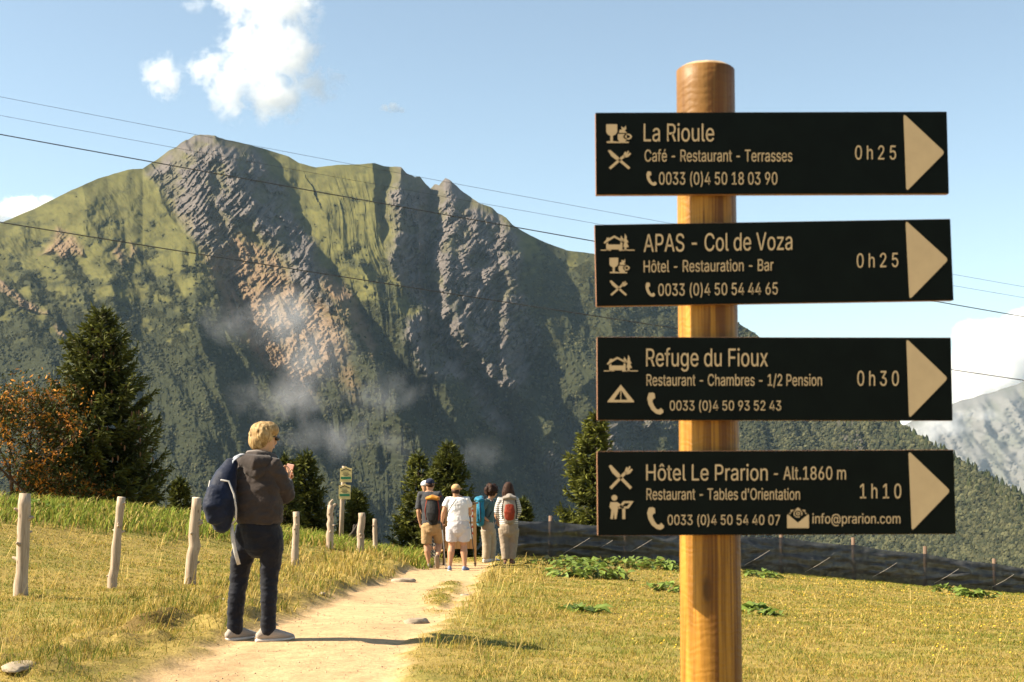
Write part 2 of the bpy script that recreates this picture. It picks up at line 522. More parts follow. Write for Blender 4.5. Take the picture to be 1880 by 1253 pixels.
def scatter(npts, mask, size, seed, spiky_share, c0, c1):
    rr = np.random.default_rng(seed)
    p = mask.ravel().astype(float); p /= p.sum()
    ii = rr.choice(p.size, npts, p=p)
    base = MV.reshape(-1, 3)[ii]
    pd = base[:, 1] / FPX                     # metres per photograph pixel there
    V, T, Cc = [], [], []
    off = 0
    blobs = [unit_blob(s, False) for s in range(5)] + [unit_blob(s + 9, True) for s in range(3)]
    kinds = np.where(rr.random(npts) < spiky_share, rr.integers(5, 8, npts), rr.integers(0, 5, npts))
    for k in range(8):
        sel = np.where(kinds == k)[0]
        if not len(sel): continue
        bv, bf = blobs[k]
        s = rr.uniform(size[0], size[1], len(sel)) * (0.75 if k < 5 else 0.6)
        pxl = PX.ravel()[ii[sel]]; pyl = PY.ravel()[ii[sel]]
        s = s * (1 + .75 * sstep(1300, 1650, pxl))
        sm = s * pd[sel]
        a = rr.uniform(0, 6.28, len(sel))
        sc = np.stack([sm, sm, sm * rr.uniform(.8, 1.1, len(sel))], 1)
        rot = np.stack([np.cos(a), -np.sin(a), np.sin(a), np.cos(a)], 1).reshape(-1, 2, 2)
        vv = np.repeat(bv[None], len(sel), 0)
        vv[..., :2] = np.einsum('nij,nvj->nvi', rot, vv[..., :2])
        vv = vv * sc[:, None, :] + base[sel][:, None, :] + np.array([0, 0, .35])[None, None] * sm[:, None, None]
        c = c0 + (c1 - c0) * rr.random((len(sel), 1)) ** 1.3
        c = c * (1 + rr.uniform(-.2, .2, (len(sel), 1)))
        if k >= 5: c = c * .65
        c = c * (1 + .45 * fbm(pxl / 38, pyl / 30, 3, 99))[:, None]
        V.append(vv.reshape(-1, 3)); Cc.append(np.repeat(c, len(bv), 0))
        T.append((bf[None] + (off + np.arange(len(sel)) * len(bv))[:, None, None]).reshape(-1, 3))
        off += len(sel) * len(bv)
    return np.concatenate(V), np.concatenate(T), np.concatenate(Cc)


low = sstep(400, 720, PY) * (1 - .55 * openg) * (1 - rock * .85) * (1 - scree * .9)
low = low * (.25 + sstep(-.2, .25, fbm(PX / 35, PY / 35, 4, 95)))
low = np.maximum(low, .9 * sstep(1150, 1300, PX) * (PY > sl[None] + 3))
v, t, c = scatter(46000, low * (.3 + bush) * (PY < 1125), (1.8, 4.6), 5, 0.15, C(.022, .026, .014), C(.070, .068, .034))
m_for = vcol("forest_foliage", 0.9, spec=0.05)
forest = mesh_np("forest", v, tris=t, mat=m_for, cols=c, smooth=False)
tag(forest, "dark green bushes and trees thick over the lower mountain slopes", "forest", kind="stuff")
upper = sstep(.55, 1.0, bush) * sstep(-.05, .3, fbm(PX / 28, PY / 16, 4, 97)) * sstep(0.01, .05, tt)[:, None] * (PY < 640) * (PX < 1250)
v, t, c = scatter(30000, upper, (.7, 2.1), 6, 0.0, C(.030, .032, .013), C(.062, .058, .022))
shr = mesh_np("mountain_shrubs", v, tris=t, mat=m_for, cols=c, smooth=False)
tag(shr, "low dark shrubs dotted over the upper grassy mountain slopes", "shrubs", kind="stuff")
# spruces along the crest at the right
edge_m = ((PY - sl[None]) < 5) & (PX > 1600)
edge_m = edge_m + .35 * (((PY - sl[None]) < 40) & (PX > 1380))
v, t, c = scatter(420, edge_m.astype(float), (3.6, 8.5), 8, 1.0, C(.035, .045, .02), C(.06, .065, .025))
sp = mesh_np("spruce_forest", v, tris=t, mat=m_for, cols=c, smooth=False)
tag(sp, "pointed dark spruces along the wooded crest at the right", "forest", kind="stuff")
# ------------------------------------------------------------------ the meadow: one sheet through measured heights
def zpath(d):
    return np.interp(d, [0, 5, 8.6, 11, 14, 18, 22, 28, 31], [-1.5, -1.42, -1.395, -1.43, -1.58, -1.79, -2.02, -2.30, -2.40])


def gp(px, py, d):
    a, c = ray_np(px, py); return (float(a) * d, d, float(c) * d)


ctrl = [gp(*q) for q in [
    # path, left edge and right edge
    (230, 1253, 8.7), (430, 1165, 11.1), (540, 1125, 13.9), (640, 1083, 19), (700, 1064, 23), (762, 1041, 28),
    (740, 1253, 8.7), (760, 1190, 10.3), (800, 1150, 12), (850, 1105, 16), (872, 1068, 23), (890, 1041, 28),
    # foot of the posts
    (40, 1098, 15.8), (205, 1081, 17.9), (350, 1073, 19.2), (541, 1043, 25), (606, 1005, 27.2), (660, 1022, 28), (690, 1022, 29.3),
    # left crest
    (-200, 900, 25), (0, 925, 26), (150, 932, 27), (300, 948, 28), (430, 968, 29), (560, 988, 30), (650, 1004, 31), (740, 1022, 31.5), (800, 1026, 32),
    (0, 1010, 20), (150, 1010, 22), (300, 1010, 23.5), (450, 1020, 25),
    # near left
    (0, 1253, 8.9), (0, 1180, 11.3), (200, 1200, 10.6), (200, 1140, 13.5), (-300, 1200, 10.5), (-300, 1050, 17), (350, 1135, 13.6),
    # right meadow up to the fence
    (960, 1026, 31.5), (1000, 1024, 32), (1250, 1042, 33), (1430, 1054, 33.5), (1570, 1066, 34), (1700, 1078, 34.4), (1830, 1088, 34.8), (2100, 1112, 35.5),
    (1000, 1060, 25), (1300, 1080, 25), (1700, 1110, 25), (2000, 1130, 25), (1000, 1120, 16.5), (1400, 1130, 16.7), (1900, 1150, 16.5),
    (1000, 1190, 11.5), (1400, 1190, 11.7), (1900, 1200, 11.7), (1000, 1253, 9), (1400, 1253, 9.1), (1900, 1253, 9.2), (2300, 1253, 9.2)]]
ctrl += [(x, y, -1.45) for x in (-6, -2, 2, 6) for y in (-4, 2, 5)]
ctrl = np.array(ctrl)


def tps_fit(P, z, lam=0.02):
    n = len(P)
    d = np.hypot(P[:, None, 0] - P[None, :, 0], P[:, None, 1] - P[None, :, 1])
    K = np.where(d > 0, d * d * np.log(d + 1e-9), 0) + lam * np.eye(n) * 8
    Q = np.concatenate([np.ones((n, 1)), P], 1)
    A = np.block([[K, Q], [Q.T, np.zeros((3, 3))]])
    return np.linalg.solve(A, np.concatenate([z, np.zeros(3)]))


_W = tps_fit(ctrl[:, :2], ctrl[:, 2])


def gbase(x, y):
    x = np.asarray(x, float); y = np.asarray(y, float)
    xf, yf = x.ravel(), y.ravel()
    out = np.zeros(xf.shape)
    for i in range(0, len(xf), 40000):
        d = np.hypot(xf[i:i + 40000, None] - ctrl[None, :, 0], yf[i:i + 40000, None] - ctrl[None, :, 1])
        out[i:i + 40000] = (np.where(d > 0, d * d * np.log(d + 1e-9), 0) @ _W[:len(ctrl)]) + _W[-3] + _W[-2] * xf[i:i + 40000] + _W[-1] * yf[i:i + 40000]
    return out.reshape(x.shape)


def edge_xy(pix):
    return np.array([gp(*q)[:2] for q in pix])


PL = edge_xy([(150, 1330, 7.0), (230, 1253, 8.7), (330, 1200, 10.0), (430, 1165, 11.1), (500, 1140, 12.6), (560, 1120, 14.3), (640, 1083, 19), (700, 1064, 23), (762, 1041, 28), (800, 1034, 30.5)])
PR = edge_xy([(720, 1330, 7.0), (738, 1253, 8.7), (752, 1190, 10.3), (782, 1158, 11.7), (815, 1135, 13), (850, 1105, 16), (872, 1068, 23), (892, 1041, 28), (905, 1034, 30.5)])


def path_mask(x, y):
    """about 1 on the bare path, 0 on the grass, ragged at the edge"""
    yy = np.clip(y, 5, 31)
    xl = np.interp(yy, PL[:, 1], PL[:, 0]) + .16 * fbm(y * 1.3, y * 0, 4, 103) + .12 * fbm(x * 4, y * 2.5, 3, 104)
    xr = np.interp(yy, PR[:, 1], PR[:, 0]) + .20 * fbm(y * 1.1, y * 0, 4, 105) + .16 * fbm(x * 4, y * 2.5, 3, 106)
    w = .12
    m = sstep(-w, w, x - xl) * sstep(-w, w, xr - x) * (1 - sstep(30.3, 31, y))
    # the grassy strip between the two ruts
    sc = np.interp(yy, [12.5, 15, 20, 24], [-.66, -.80, -.95, -.95])
    strip = np.exp(-((x - sc) / (.13 + .10 * sstep(14, 19, yy))) ** 2 * 1.2) * sstep(13.6, 15.2, y) * (1 - sstep(22.5, 24.5, y))
    strip = strip * sstep(-.35, .1, fbm(x * 2.5, y * 1.2, 3, 107))
    return np.clip(m - 1.1 * strip, 0, 1)


def path_dist(x, y):
    yy = np.clip(y, 5, 31)
    return x - np.interp(yy, PL[:, 1], PL[:, 0]), np.interp(yy, PR[:, 1], PR[:, 0]) - x


CREST = edge_xy([(-400, 880, 24.5), (-200, 900, 25), (0, 925, 26), (150, 932, 27), (300, 948, 28), (430, 968, 29), (560, 988, 30), (650, 1004, 31), (740, 1022, 31.5),
                 (900, 1026, 32.4), (1250, 1042, 33.6), (1570, 1066, 34.6), (1830, 1088, 35.4), (2100, 1112, 36.2), (2500, 1140, 37)])


def crest_y(x):
    return np.interp(x, CREST[:, 0], CREST[:, 1])


def gheight(x, y):
    x = np.asarray(x, float); y = np.asarray(y, float)
    cy = crest_y(x)
    yc = np.minimum(y, cy)
    xc = np.clip(x, -16, 18)
    z = gbase(xc, np.maximum(yc, -4))
    over = np.maximum(y - cy, 0)
    z = z - (over * over / (over + 9)) * .62 - np.maximum(over - 260, 0) * 0
    pm = path_mask(x, y)
    dl, dr = path_dist(x, y)
    z = z + (1 - pm) * (.035 * fbm(x * .9, y * .9, 4, 111) + .028 * fbm(x * 4, y * 4, 3, 112))
    # the trodden path lies a little lower; a lip of turf stands along its left side
    z = z - .05 * pm + .010 * fbm(x * 3, y * 3, 4, 113) * pm
    lip = np.exp(-((dl + .55) / .5) ** 2) * sstep(7, 10, y) * (1 - sstep(26, 30, y))
    mound = sstep(-.15, .35, fbm(x * 1.5, y * 1.0, 3, 114))
    z = z + lip * (.05 + .13 * mound) * (1 - pm)
    z = z + np.exp(-((dl + 1.3) / .9) ** 2) * sstep(7, 10, y) * (1 - sstep(22, 27, y)) * .07 * sstep(.0, .3, fbm(x * 1.9 + 4, y * 1.5, 3, 115))
    return z


def gz(x, y):
    return float(gheight(np.array([x]), np.array([y]))[0])


# non-uniform grid: fine near and along the view, wide to the horizon
gy = np.concatenate([np.arange(-8, 7, 1.0), np.arange(7, 37, .06), np.array([38, 40, 43, 47, 52, 60, 72, 90, 120, 160, 220, 300, 420, 600, 850, 1200])])
gx = np.concatenate([-np.array([3000, 1500, 800, 400, 200, 110, 70, 45, 32, 25, 21, 18, 16]), np.arange(-15, 17, .07), np.array([17, 19, 22, 26, 33, 46, 70, 110, 200, 400, 800, 1500, 3000])])
GX, GY = np.meshgrid(gx, gy)
GZ = gheight(GX, GY)
pm = path_mask(GX, GY)
gv = np.stack([GX, GY, GZ], -1)
a1 = fbm(GX * .45, GY * .45, 4, 121)[..., None]; a2 = fbm(GX * 2.2, GY * 2.2, 4, 122)[..., None]; a3 = fbm(GX * 7, GY * 7, 3, 123)[..., None]
c_turf = C(.30, .225, .068) * (1 + .25 * a1 + .3 * a3)
c_green = C(.16, .165, .036)
gr = sstep(-.1, .45, (a1 + .6 * a2))
c_turf = c_turf * (1 - .55 * gr) + c_green * .55 * gr
dl, dr = path_dist(GX, GY)
bank = (np.exp(-((dl + .9) / .9) ** 2) * sstep(7, 9, GY) * (1 - sstep(20, 27, GY)))[..., None] * sstep(-.2, .35, a2 + .4 * a3)
c_turf = c_turf * (1 - .7 * bank) + C(.085, .050, .022) * .7 * bank
c_path = C(.52, .355, .195) * (1 + .12 * a1 + .16 * a3 + .10 * a2)
peb = sstep(.32, .5, fbm(GX * 9, GY * 9, 3, 127))[..., None]
c_path = c_path * (1 - .45 * peb * sstep(-.2, .3, a2)) * (1 - .22 * sstep(.1, .5, fbm(GX * 1.1, GY * .35, 4, 128)))[..., None]
gcol = c_turf * (1 - pm[..., None]) + c_path * pm[..., None]
m_ground, nt, b = nodemat("meadow_soil")
va = nt.nodes.new("ShaderNodeVertexColor"); va.layer_name = "col"
v = objvec(nt)
f1 = noise(nt, 38, 5, v, .7)
f2 = noise(nt, 7, 5, v, .6)
c = mixc(nt, 1.0, va.outputs[0], ramp(nt, f1, [(.25, (.62, .6, .58)), (.55, (1, 1, 1)), (.8, (1.25, 1.22, 1.15))]), 'MULTIPLY')
c = mixc(nt, 1.0, c, ramp(nt, f2, [(.3, (.8, .8, .78)), (.6, (1.06, 1.05, 1.04))]), 'MULTIPLY')
nt.links.new(c, b.inputs["Base Color"])
b.inputs["Roughness"].default_value = .95
b.inputs["Specular IOR Level"].default_value = .1
bump(nt, b, f1, .55, .02)
nr, nc = gv.shape[:2]
idx = np.arange(nr * nc).reshape(nr, nc)
quads = np.stack([idx[:-1, :-1], idx[:-1, 1:], idx[1:, 1:], idx[1:, :-1]], -1).reshape(-1, 4)
ground = mesh_np("ground", gv.reshape(-1, 3), quads=quads, mat=m_ground, cols=np.clip(gcol, .01, .7).reshape(-1, 3))
tag(ground, "dry mountain meadow with a sandy footpath running through it", "ground", kind="structure")

# ------------------------------------------------------------------ grass, as blades
m_grass = vcol("grass_blades", .75, .35, spec=.12)


def blades(x, y, h, w, lean, col, seed, droop=.5):
    rr = np.random.default_rng(seed)
    n = len(x)
    z = gheight(x, y) - .006
    a = rr.uniform(0, 2 * np.pi, n)               # lean direction
    t = rr.uniform(0, np.pi, n)                   # facing
    tx, ty = np.cos(t) * w / 2, np.sin(t) * w / 2
    lx, ly = np.cos(a) * lean * h + .10 * h, np.sin(a) * lean * h
    V = np.zeros((n, 5, 3))
    V[:, 0] = np.stack([x - tx, y - ty, z], 1); V[:, 1] = np.stack([x + tx, y + ty, z], 1)
    mx, my, mz = x + lx * .35, y + ly * .35, z + h * .62
    V[:, 2] = np.stack([mx - tx * .7, my - ty * .7, mz], 1); V[:, 3] = np.stack([mx + tx * .7, my + ty * .7, mz], 1)
    V[:, 4] = np.stack([x + lx, y + ly, z + h * (1 - .35 * lean * droop * 2)], 1)
    o = np.arange(n)[:, None] * 5
    q = np.concatenate([o, o + 1, o + 3, o + 2], 1)
    tr = np.concatenate([o + 2, o + 3, o + 4], 1)
    return V.reshape(-1, 3), q, tr, np.repeat(col, 5, 0)


def rand_area(n, y0, y1, power, seed, xl=-15.5, xr=16.5):
    """points over the visible wedge, denser near the camera"""
    rr = np.random.default_rng(seed)
    u = rr.random(n)
    k = 2 - power
    y = (y0 ** k + u * (y1 ** k - y0 ** k)) ** (1 / k)
    x = (rr.random(n) * 2 - 1) * (.375 * y + 1.3)
    return x, y, rr


DRY, STRAW, OLIVE, GREEN, LUSH = C(.38, .265, .060), C(.48, .36, .125), C(.27, .225, .042), C(.150, .178, .028), C(.20, .25, .036)


def pick(rr, n, probs, cols):
    k = rr.choice(len(cols), n, p=np.array(probs) / sum(probs))
    c = np.array(cols)[k]
    return c * (1 + rr.uniform(-.25, .25, (n, 1)))


GV, GQ, GT, GC = [], [], [], []
_o = 0


def add_blades(V, q, t, c):
    global _o
    GV.append(V); GQ.append(q + _o); GT.append(t + _o); GC.append(c); _o += len(V)


# short turf everywhere off the path
x, y, rr = rand_area(380000, 8.0, 36.5, 1.55, 201)
keep = (rr.random(len(x)) > path_mask(x, y) * 1.25) & (y < crest_y(x) + .6)
x, y = x[keep], y[keep]
n = len(x)
g = sstep(-.15, .4, fbm(x * .45, y * .45, 4, 121) + .6 * fbm(x * 2.2, y * 2.2, 4, 122))
tuft = sstep(-.1, .5, fbm(x * 1.7, y * 1.7, 3, 131))
h = rr.uniform(.018, .042, n) * (1 + 1.0 * tuft)
dl, dr = path_dist(x, y)
h *= np.clip(.35 + np.minimum(np.abs(dl), np.abs(dr)) * 1.2, .35, 1)
col = pick(rr, n, (3, 1.3, 3.4, 2.4), (DRY, STRAW, OLIVE, GREEN))
gcol_ = pick(rr, n, (1, .4, 3, 4), (DRY, STRAW, OLIVE, GREEN))
col = np.where((rr.random(n) < g)[:, None], gcol_, col)
green_band = sstep(-2.6, -.6, y - crest_y(x)) * (x > 1.5)
col = np.where((rr.random(n) < green_band * .75)[:, None], pick(rr, n, (1, 2, 3), (OLIVE, GREEN, LUSH)), col)
add_blades(*blades(x, y, h, np.maximum(.0036, y * .72 / 1422) * rr.uniform(.7, 1.3, n), rr.uniform(.5, 1.7, n), col, 202))

# longer dry grass along the left of the path, round the posts and the right verge
x, y, rr = rand_area(170000, 8.0, 31.5, 1.3, 203)
dl, dr = path_dist(x, y)
clump = sstep(-.15, .35, fbm(x * 1.1, y * .9, 4, 133))
wl = np.exp(-((dl + .9) / .8) ** 2) * (dl < 0) * sstep(9.5, 13, y)
wl = np.maximum(wl, .9 * (dl < -.15) * (x > -3.9) * sstep(16, 20, y) * (1 - sstep(30, 31.3, y)))
wr = np.exp(-((dr + .45) / .38) ** 2) * (dr < 0) * (.35 + .65 * (y < 17)) * .8
keep = rr.random(len(x)) < (wl * (.3 + .7 * clump) + wr * clump) * (1 - path_mask(x, y))
x, y, wl = x[keep], y[keep], wl[keep]
n = len(x)
h = rr.uniform(.08, .26, n) * (.55 + .6 * sstep(-.2, .3, fbm(x * 1.1, y * .9, 4, 133))) * np.where(x > -.2, .75, 1) * (.62 + .38 * sstep(15, 22, y))
col = pick(rr, n, (4, 4, 3, 1.3), (DRY, STRAW, OLIVE, GREEN))
add_blades(*blades(x, y, h, np.maximum(.005, y * .95 / 1422) * rr.uniform(.7, 1.1, n), rr.uniform(.25, 1.0, n), col, 204))

# dark green tussocks in the bank on the left, straggling over bare soil
x, y, rr = rand_area(120000, 8.3, 20, 1.2, 205)
dl, dr = path_dist(x, y)
w = np.exp(-((dl + 1.2) / .9) ** 2) * (dl < -.1) * sstep(.02, .3, fbm(x * 1.5, y * 1.2, 3, 135))
keep = rr.random(len(x)) < w
x, y = x[keep], y[keep]; n = len(x)
add_blades(*blades(x, y, rr.uniform(.06, .17, n), np.maximum(.005, y / 1422) * rr.uniform(.7, 1.1, n), rr.uniform(.3, 1.1, n), pick(rr, n, (1, 2, 3), (DRY, OLIVE, GREEN)) * .8, 206))

# tall lush grass along the left crest
x, y, rr = rand_area(120000, 20, 32.5, 1.0, 207)
cy = crest_y(x)
w = sstep(-4.2, -2.2, y - cy) * (y < cy + .5) * (x < -1.6) * (.75 + .25 * sstep(-.2, .2, fbm(x * .8, y * .8, 3, 137)))
w = np.maximum(w, .5 * sstep(-1.0, -.4, y - cy) * (y < cy + .2) * (x > 2))
keep = rr.random(len(x)) < w
x, y = x[keep], y[keep]; n = len(x)
h = rr.uniform(.10, .32, n) * np.where(x > 0, .6, 1)
col = pick(rr, n, (1.2, 2, 3, 4), (STRAW, OLIVE, GREEN, LUSH)) * 1.05
add_blades(*blades(x, y, h, np.maximum(.006, y * 1.15 / 1422) * rr.uniform(.8, 1.3, n), rr.uniform(.3, 1.0, n), col, 208))

# a few long straws
x, y, rr = rand_area(2600, 8.5, 31, 1.2, 209)
dl, dr = path_dist(x, y)
keep = ((dl < -.1) & (rr.random(len(x)) < .8)) | ((dr < -.1) & (rr.random(len(x)) < np.where(dr > -1.2, .9, .12)))
x, y = x[keep], y[keep]; n = len(x)
add_blades(*blades(x, y, rr.uniform(.18, .42, n) * np.where(x > 0, .7, 1), np.maximum(.004, y * .6 / 1422) * np.ones(n), rr.uniform(.4, 1.1, n), pick(rr, n, (1, 3), (DRY, STRAW)) * 1.15, 210))

grass = mesh_np("meadow_grass", np.concatenate(GV), tris=np.concatenate(GT), quads=np.concatenate(GQ), mat=m_grass, cols=np.clip(np.concatenate(GC), .005, .8))
tag(grass, "dry yellow and green grass blades covering the meadow", "grass", kind="stuff")

# yellow hawkbit heads dotted over the right meadow
x, y, rr = rand_area(5200, 11, 33, .7, 211)
keep = (x > 1.0) & (rr.random(len(x)) < (.12 + .9 * sstep(.0, .35, fbm(x * .35, y * .5, 3, 139)))) & (y < crest_y(x) - 2)
x, y = x[keep], y[keep]; n = len(x)
z = gheight(x, y) + rr.uniform(.02, .05, n)
r = np.maximum(.008, y * .50 / 1422)
ang_ = np.arange(6) / 6 * 2 * np.pi
ring = np.stack([np.cos(ang_), np.sin(ang_), np.zeros(6)], 1)
V = np.stack([x, y, z], 1)[:, None] + ring[None] * r[:, None, None]
V[:, :, 2] += .6 * r[:, None] * np.sin(ang_ + 1.2)[None]
V = np.concatenate([V, (np.stack([x, y, z + .004], 1))[:, None]], 1)
o = np.arange(n)[:, None] * 7
tr = np.concatenate([np.concatenate([o + k, o + (k + 1) % 6, o + 6], 1) for k in range(6)], 0)
fl = mesh_np("meadow_flowers", V.reshape(-1, 3), tris=tr, mat=simple("flower_yellow", (.62, .38, .02), .7, .2, 40, 0))
tag(fl, "tiny yellow flowers dotted through the grass on the right", "flowers", kind="stuff")

# loose gravel on the path
x, y, rr = rand_area(60000, 8.2, 30, 1.4, 221)
keep = (path_mask(x, y) > .5) & (rr.random(len(x)) < .12 + .5 * sstep(.05, .4, fbm(x * 1.6, y * .8, 3, 222)))
x, y = x[keep][:2600], y[keep][:2600]; n = len(x)
s_ = rr.uniform(.0035, .0095, n) * (.75 + y * .018)
oc = np.array([(1, 0, 0), (0, 1, 0), (-1, 0, 0), (0, -1, 0), (0, 0, .7), (0, 0, -.7)], float)
V = oc[None] * (1 + rr.uniform(-.35, .35, (n, 6, 1))) * s_[:, None, None] + np.stack([x, y, gheight(x, y) + .2 * s_], 1)[:, None]
of = np.array([(0, 1, 4), (1, 2, 4), (2, 3, 4), (3, 0, 4), (1, 0, 5), (2, 1, 5), (3, 2, 5), (0, 3, 5)])
tr = (of[None] + (np.arange(n) * 6)[:, None, None]).reshape(-1, 3)
pc = C(.40, .30, .19) * rr.uniform(.5, 1.3, (n, 1))
gravel = mesh_np("gravel", V.reshape(-1, 3), tris=tr, mat=vcol("gravel_stone", .95), cols=np.repeat(pc, 6, 0), smooth=False)
tag(gravel, "small loose gravel scattered over the sandy path", "gravel", kind="stuff")
# ------------------------------------------------------------------ builders for solid shapes
def bm_obj(name, bm, mat=None, parent=None, smooth=True):
    bmesh.ops.recalc_face_normals(bm, faces=bm.faces)
    me = bpy.data.meshes.new(name)
    bm.to_mesh(me); bm.free()
    for p in me.polygons: p.use_smooth = smooth
    mats = mat if isinstance(mat, (list, tuple)) else [mat]
    for m in mats:
        if m: me.materials.append(m)
    o = bpy.data.objects.new(name, me)
    return link(o, parent)


def frames(pts):
    """stable frames along a polyline"""
    pts = [Vector(p) for p in pts]
    tang = []
    for i in range(len(pts)):
        a = pts[max(i - 1, 0)]; b = pts[min(i + 1, len(pts) - 1)]
        t = (b - a); tang.append(t.normalized() if t.length > 1e-9 else Vector((0, 0, 1)))
    u = tang[0].cross(Vector((0, 1, 0)))
    if u.length < .1: u = tang[0].cross(Vector((1, 0, 0)))
    u.normalize()
    out = []
    for t in tang:
        u = (u - t * u.dot(t)).normalized()
        out.append((t, u, t.cross(u).normalized()))
    return pts, out


def tube(bm, pts, rad, seg=10, caps='round', up=None, mi=0):
    """tapered tube; rad = list of r or (rx, ry); up fixes the direction of rx"""
    pts, fr = frames(pts)
    rings = []

    def ring(c, u, w, rx, ry):
        return [bm.verts.new(c + u * (rx * math.cos(2 * math.pi * k / seg)) + w * (ry * math.sin(2 * math.pi * k / seg))) for k in range(seg)]
    rr = [(r, r) if not isinstance(r, (tuple, list)) else r for r in rad]
    fixed = []
    for i, (t, u, w) in enumerate(fr):
        if up is not None:
            u = (Vector(up) - t * Vector(up).dot(t)).normalized(); w = t.cross(u).normalized()
        fixed.append((t, u, w))
    if caps == 'round':
        t, u, w = fixed[0]; rx, ry = rr[0]; e = min(rx, ry)
        for q in (80, 50, 25):
            rings.append(ring(pts[0] - t * e * math.sin(R(q)), u, w, rx * math.cos(R(q)), ry * math.cos(R(q))))
    for i in range(len(pts)):
        t, u, w = fixed[i]
        rings.append(ring(pts[i], u, w, *rr[i]))
    if caps == 'round':
        t, u, w = fixed[-1]; rx, ry = rr[-1]; e = min(rx, ry)
        for q in (25, 50, 80):
            rings.append(ring(pts[-1] + t * e * math.sin(R(q)), u, w, rx * math.cos(R(q)), ry * math.cos(R(q))))
    fs = []
    for a, b in zip(rings[:-1], rings[1:]):
        for k in range(seg):
            fs.append(bm.faces.new((a[k], a[(k + 1) % seg], b[(k + 1) % seg], b[k])))
    if caps:
        fs.append(bm.faces.new(rings[0][::-1])); fs.append(bm.faces.new(rings[-1]))
    for f in fs: f.material_index = mi
    return fs


def ball(bm, c, r, sub=3):
    r = (r, r, r) if not isinstance(r, (tuple, list)) else r
    bmesh.ops.create_icosphere(bm, subdivisions=sub, radius=1, matrix=Matrix.Translation(Vector(c)) @ Matrix.Diagonal((*r, 1)))


def box(bm, c, s, rot=None, mi=0, bev=0.0):
    m = Matrix.Translation(Vector(c)) @ (rot.to_4x4() if rot else Matrix()) @ Matrix.Diagonal((*s, 1))
    g = bmesh.ops.create_cube(bm, size=1.0, matrix=m)
    fs = {f for v in g['verts'] for f in v.link_faces}
    for f in fs: f.material_index = mi
    if bev:
        es = {e for v in g['verts'] for e in v.link_edges}
        r = bmesh.ops.bevel(bm, geom=list(es), offset=bev, segments=2, affect='EDGES', profile=.6)
        for f in r['faces']: f.material_index = mi


def remesh(name, bm, voxel, mat, parent=None, smooth_it=6, wrinkle=None):
    """weld overlapping closed shapes into one continuous skin"""
    me = bpy.data.meshes.new(name + "_raw")
    bmesh.ops.recalc_face_normals(bm, faces=bm.faces)
    bm.to_mesh(me); bm.free()
    o = bpy.data.objects.new(name, me)
    link(o)
    md = o.modifiers.new("skin", 'REMESH'); md.mode = 'VOXEL'; md.voxel_size = voxel
    if smooth_it:
        sm = o.modifiers.new("smooth", 'SMOOTH'); sm.iterations = smooth_it; sm.factor = .5
    dg = bpy.context.evaluated_depsgraph_get()
    me2 = bpy.data.meshes.new_from_object(o.evaluated_get(dg))
    o.modifiers.clear(); o.data = me2; bpy.data.meshes.remove(me); me2.name = name
    n = len(me2.vertices)
    if wrinkle:
        co = np.empty(n * 3, np.float32); me2.vertices.foreach_get("co", co); co = co.reshape(-1, 3)
        no = np.empty(n * 3, np.float32); me2.vertices.foreach_get("normal", no); no = no.reshape(-1, 3)
        amp, sx_, sz_, sd = wrinkle
        f = fbm((co[:, 0] + co[:, 1] * .6 + co[:, 2] * .35) * sx_, co[:, 2] * sz_ - co[:, 0] * sx_ * .3, 4, sd, .55, ridged=True)
        co = co + no * (f * amp)[:, None]
        me2.vertices.foreach_set("co", co.astype(np.float32).ravel()); me2.update()
    me2.polygons.foreach_set("use_smooth", np.ones(len(me2.polygons), bool))
    me2.materials.clear()
    if mat: me2.materials.append(mat)
    if parent is not None: o.parent = parent
    return o


def wood(name, c0, c1, c2, scale=1.0, knots=True, ripple=0.0, rough=.6, grain=9.0):
    m, nt, b = nodemat(name)
    v = objvec(nt, (scale, scale, scale * .055))
    g = noise(nt, grain * 4, 5, v, .65, .6)
    v2 = objvec(nt, (scale, scale, scale * .16))
    g2 = noise(nt, grain, 4, v2, .6, 1.0)
    c = mixc(nt, g2, ramp(nt, g, [(.30, c0), (.52, c1), (.75, c2)]), ramp(nt, g, [(.35, tuple(x * .55 for x in c0)), (.7, c1)]))
    if knots:
        vo = nt.nodes.new("ShaderNodeTexVoronoi"); vo.inputs["Scale"].default_value = 1.0
        v3 = objvec(nt, (scale * 9, scale * 9, scale * 3.2)); nt.links.new(v3, vo.inputs["Vector"])
        k = ramp(nt, vo.outputs["Distance"], [(.07, (1, 1, 1)), (.13, (0, 0, 0))])
        c = mixc(nt, k, c, tuple(x * .4 for x in c0))
    nt.links.new(c, b.inputs["Base Color"])
    b.inputs["Roughness"].default_value = rough
    b.inputs["Specular IOR Level"].default_value = .25
    if ripple:
        w = nt.nodes.new("ShaderNodeTexWave"); w.wave_type = 'BANDS'; w.bands_direction = 'Z'
        w.inputs["Scale"].default_value = 16; w.inputs["Distortion"].default_value = 9; w.inputs["Detail"].default_value = 3; w.inputs["Detail Scale"].default_value = 1.6
        nt.links.new(objvec(nt), w.inputs["Vector"])
        ad = nt.nodes.new("ShaderNodeMath"); ad.operation = 'MULTIPLY_ADD'; ad.inputs[1].default_value = ripple
        nt.links.new(w.outputs["Fac"], ad.inputs[0]); nt.links.new(g, ad.inputs[2])
        bump(nt, b, ad.outputs[0], .35, .006)
    else:
        bump(nt, b, g, .4, .006)
    return m


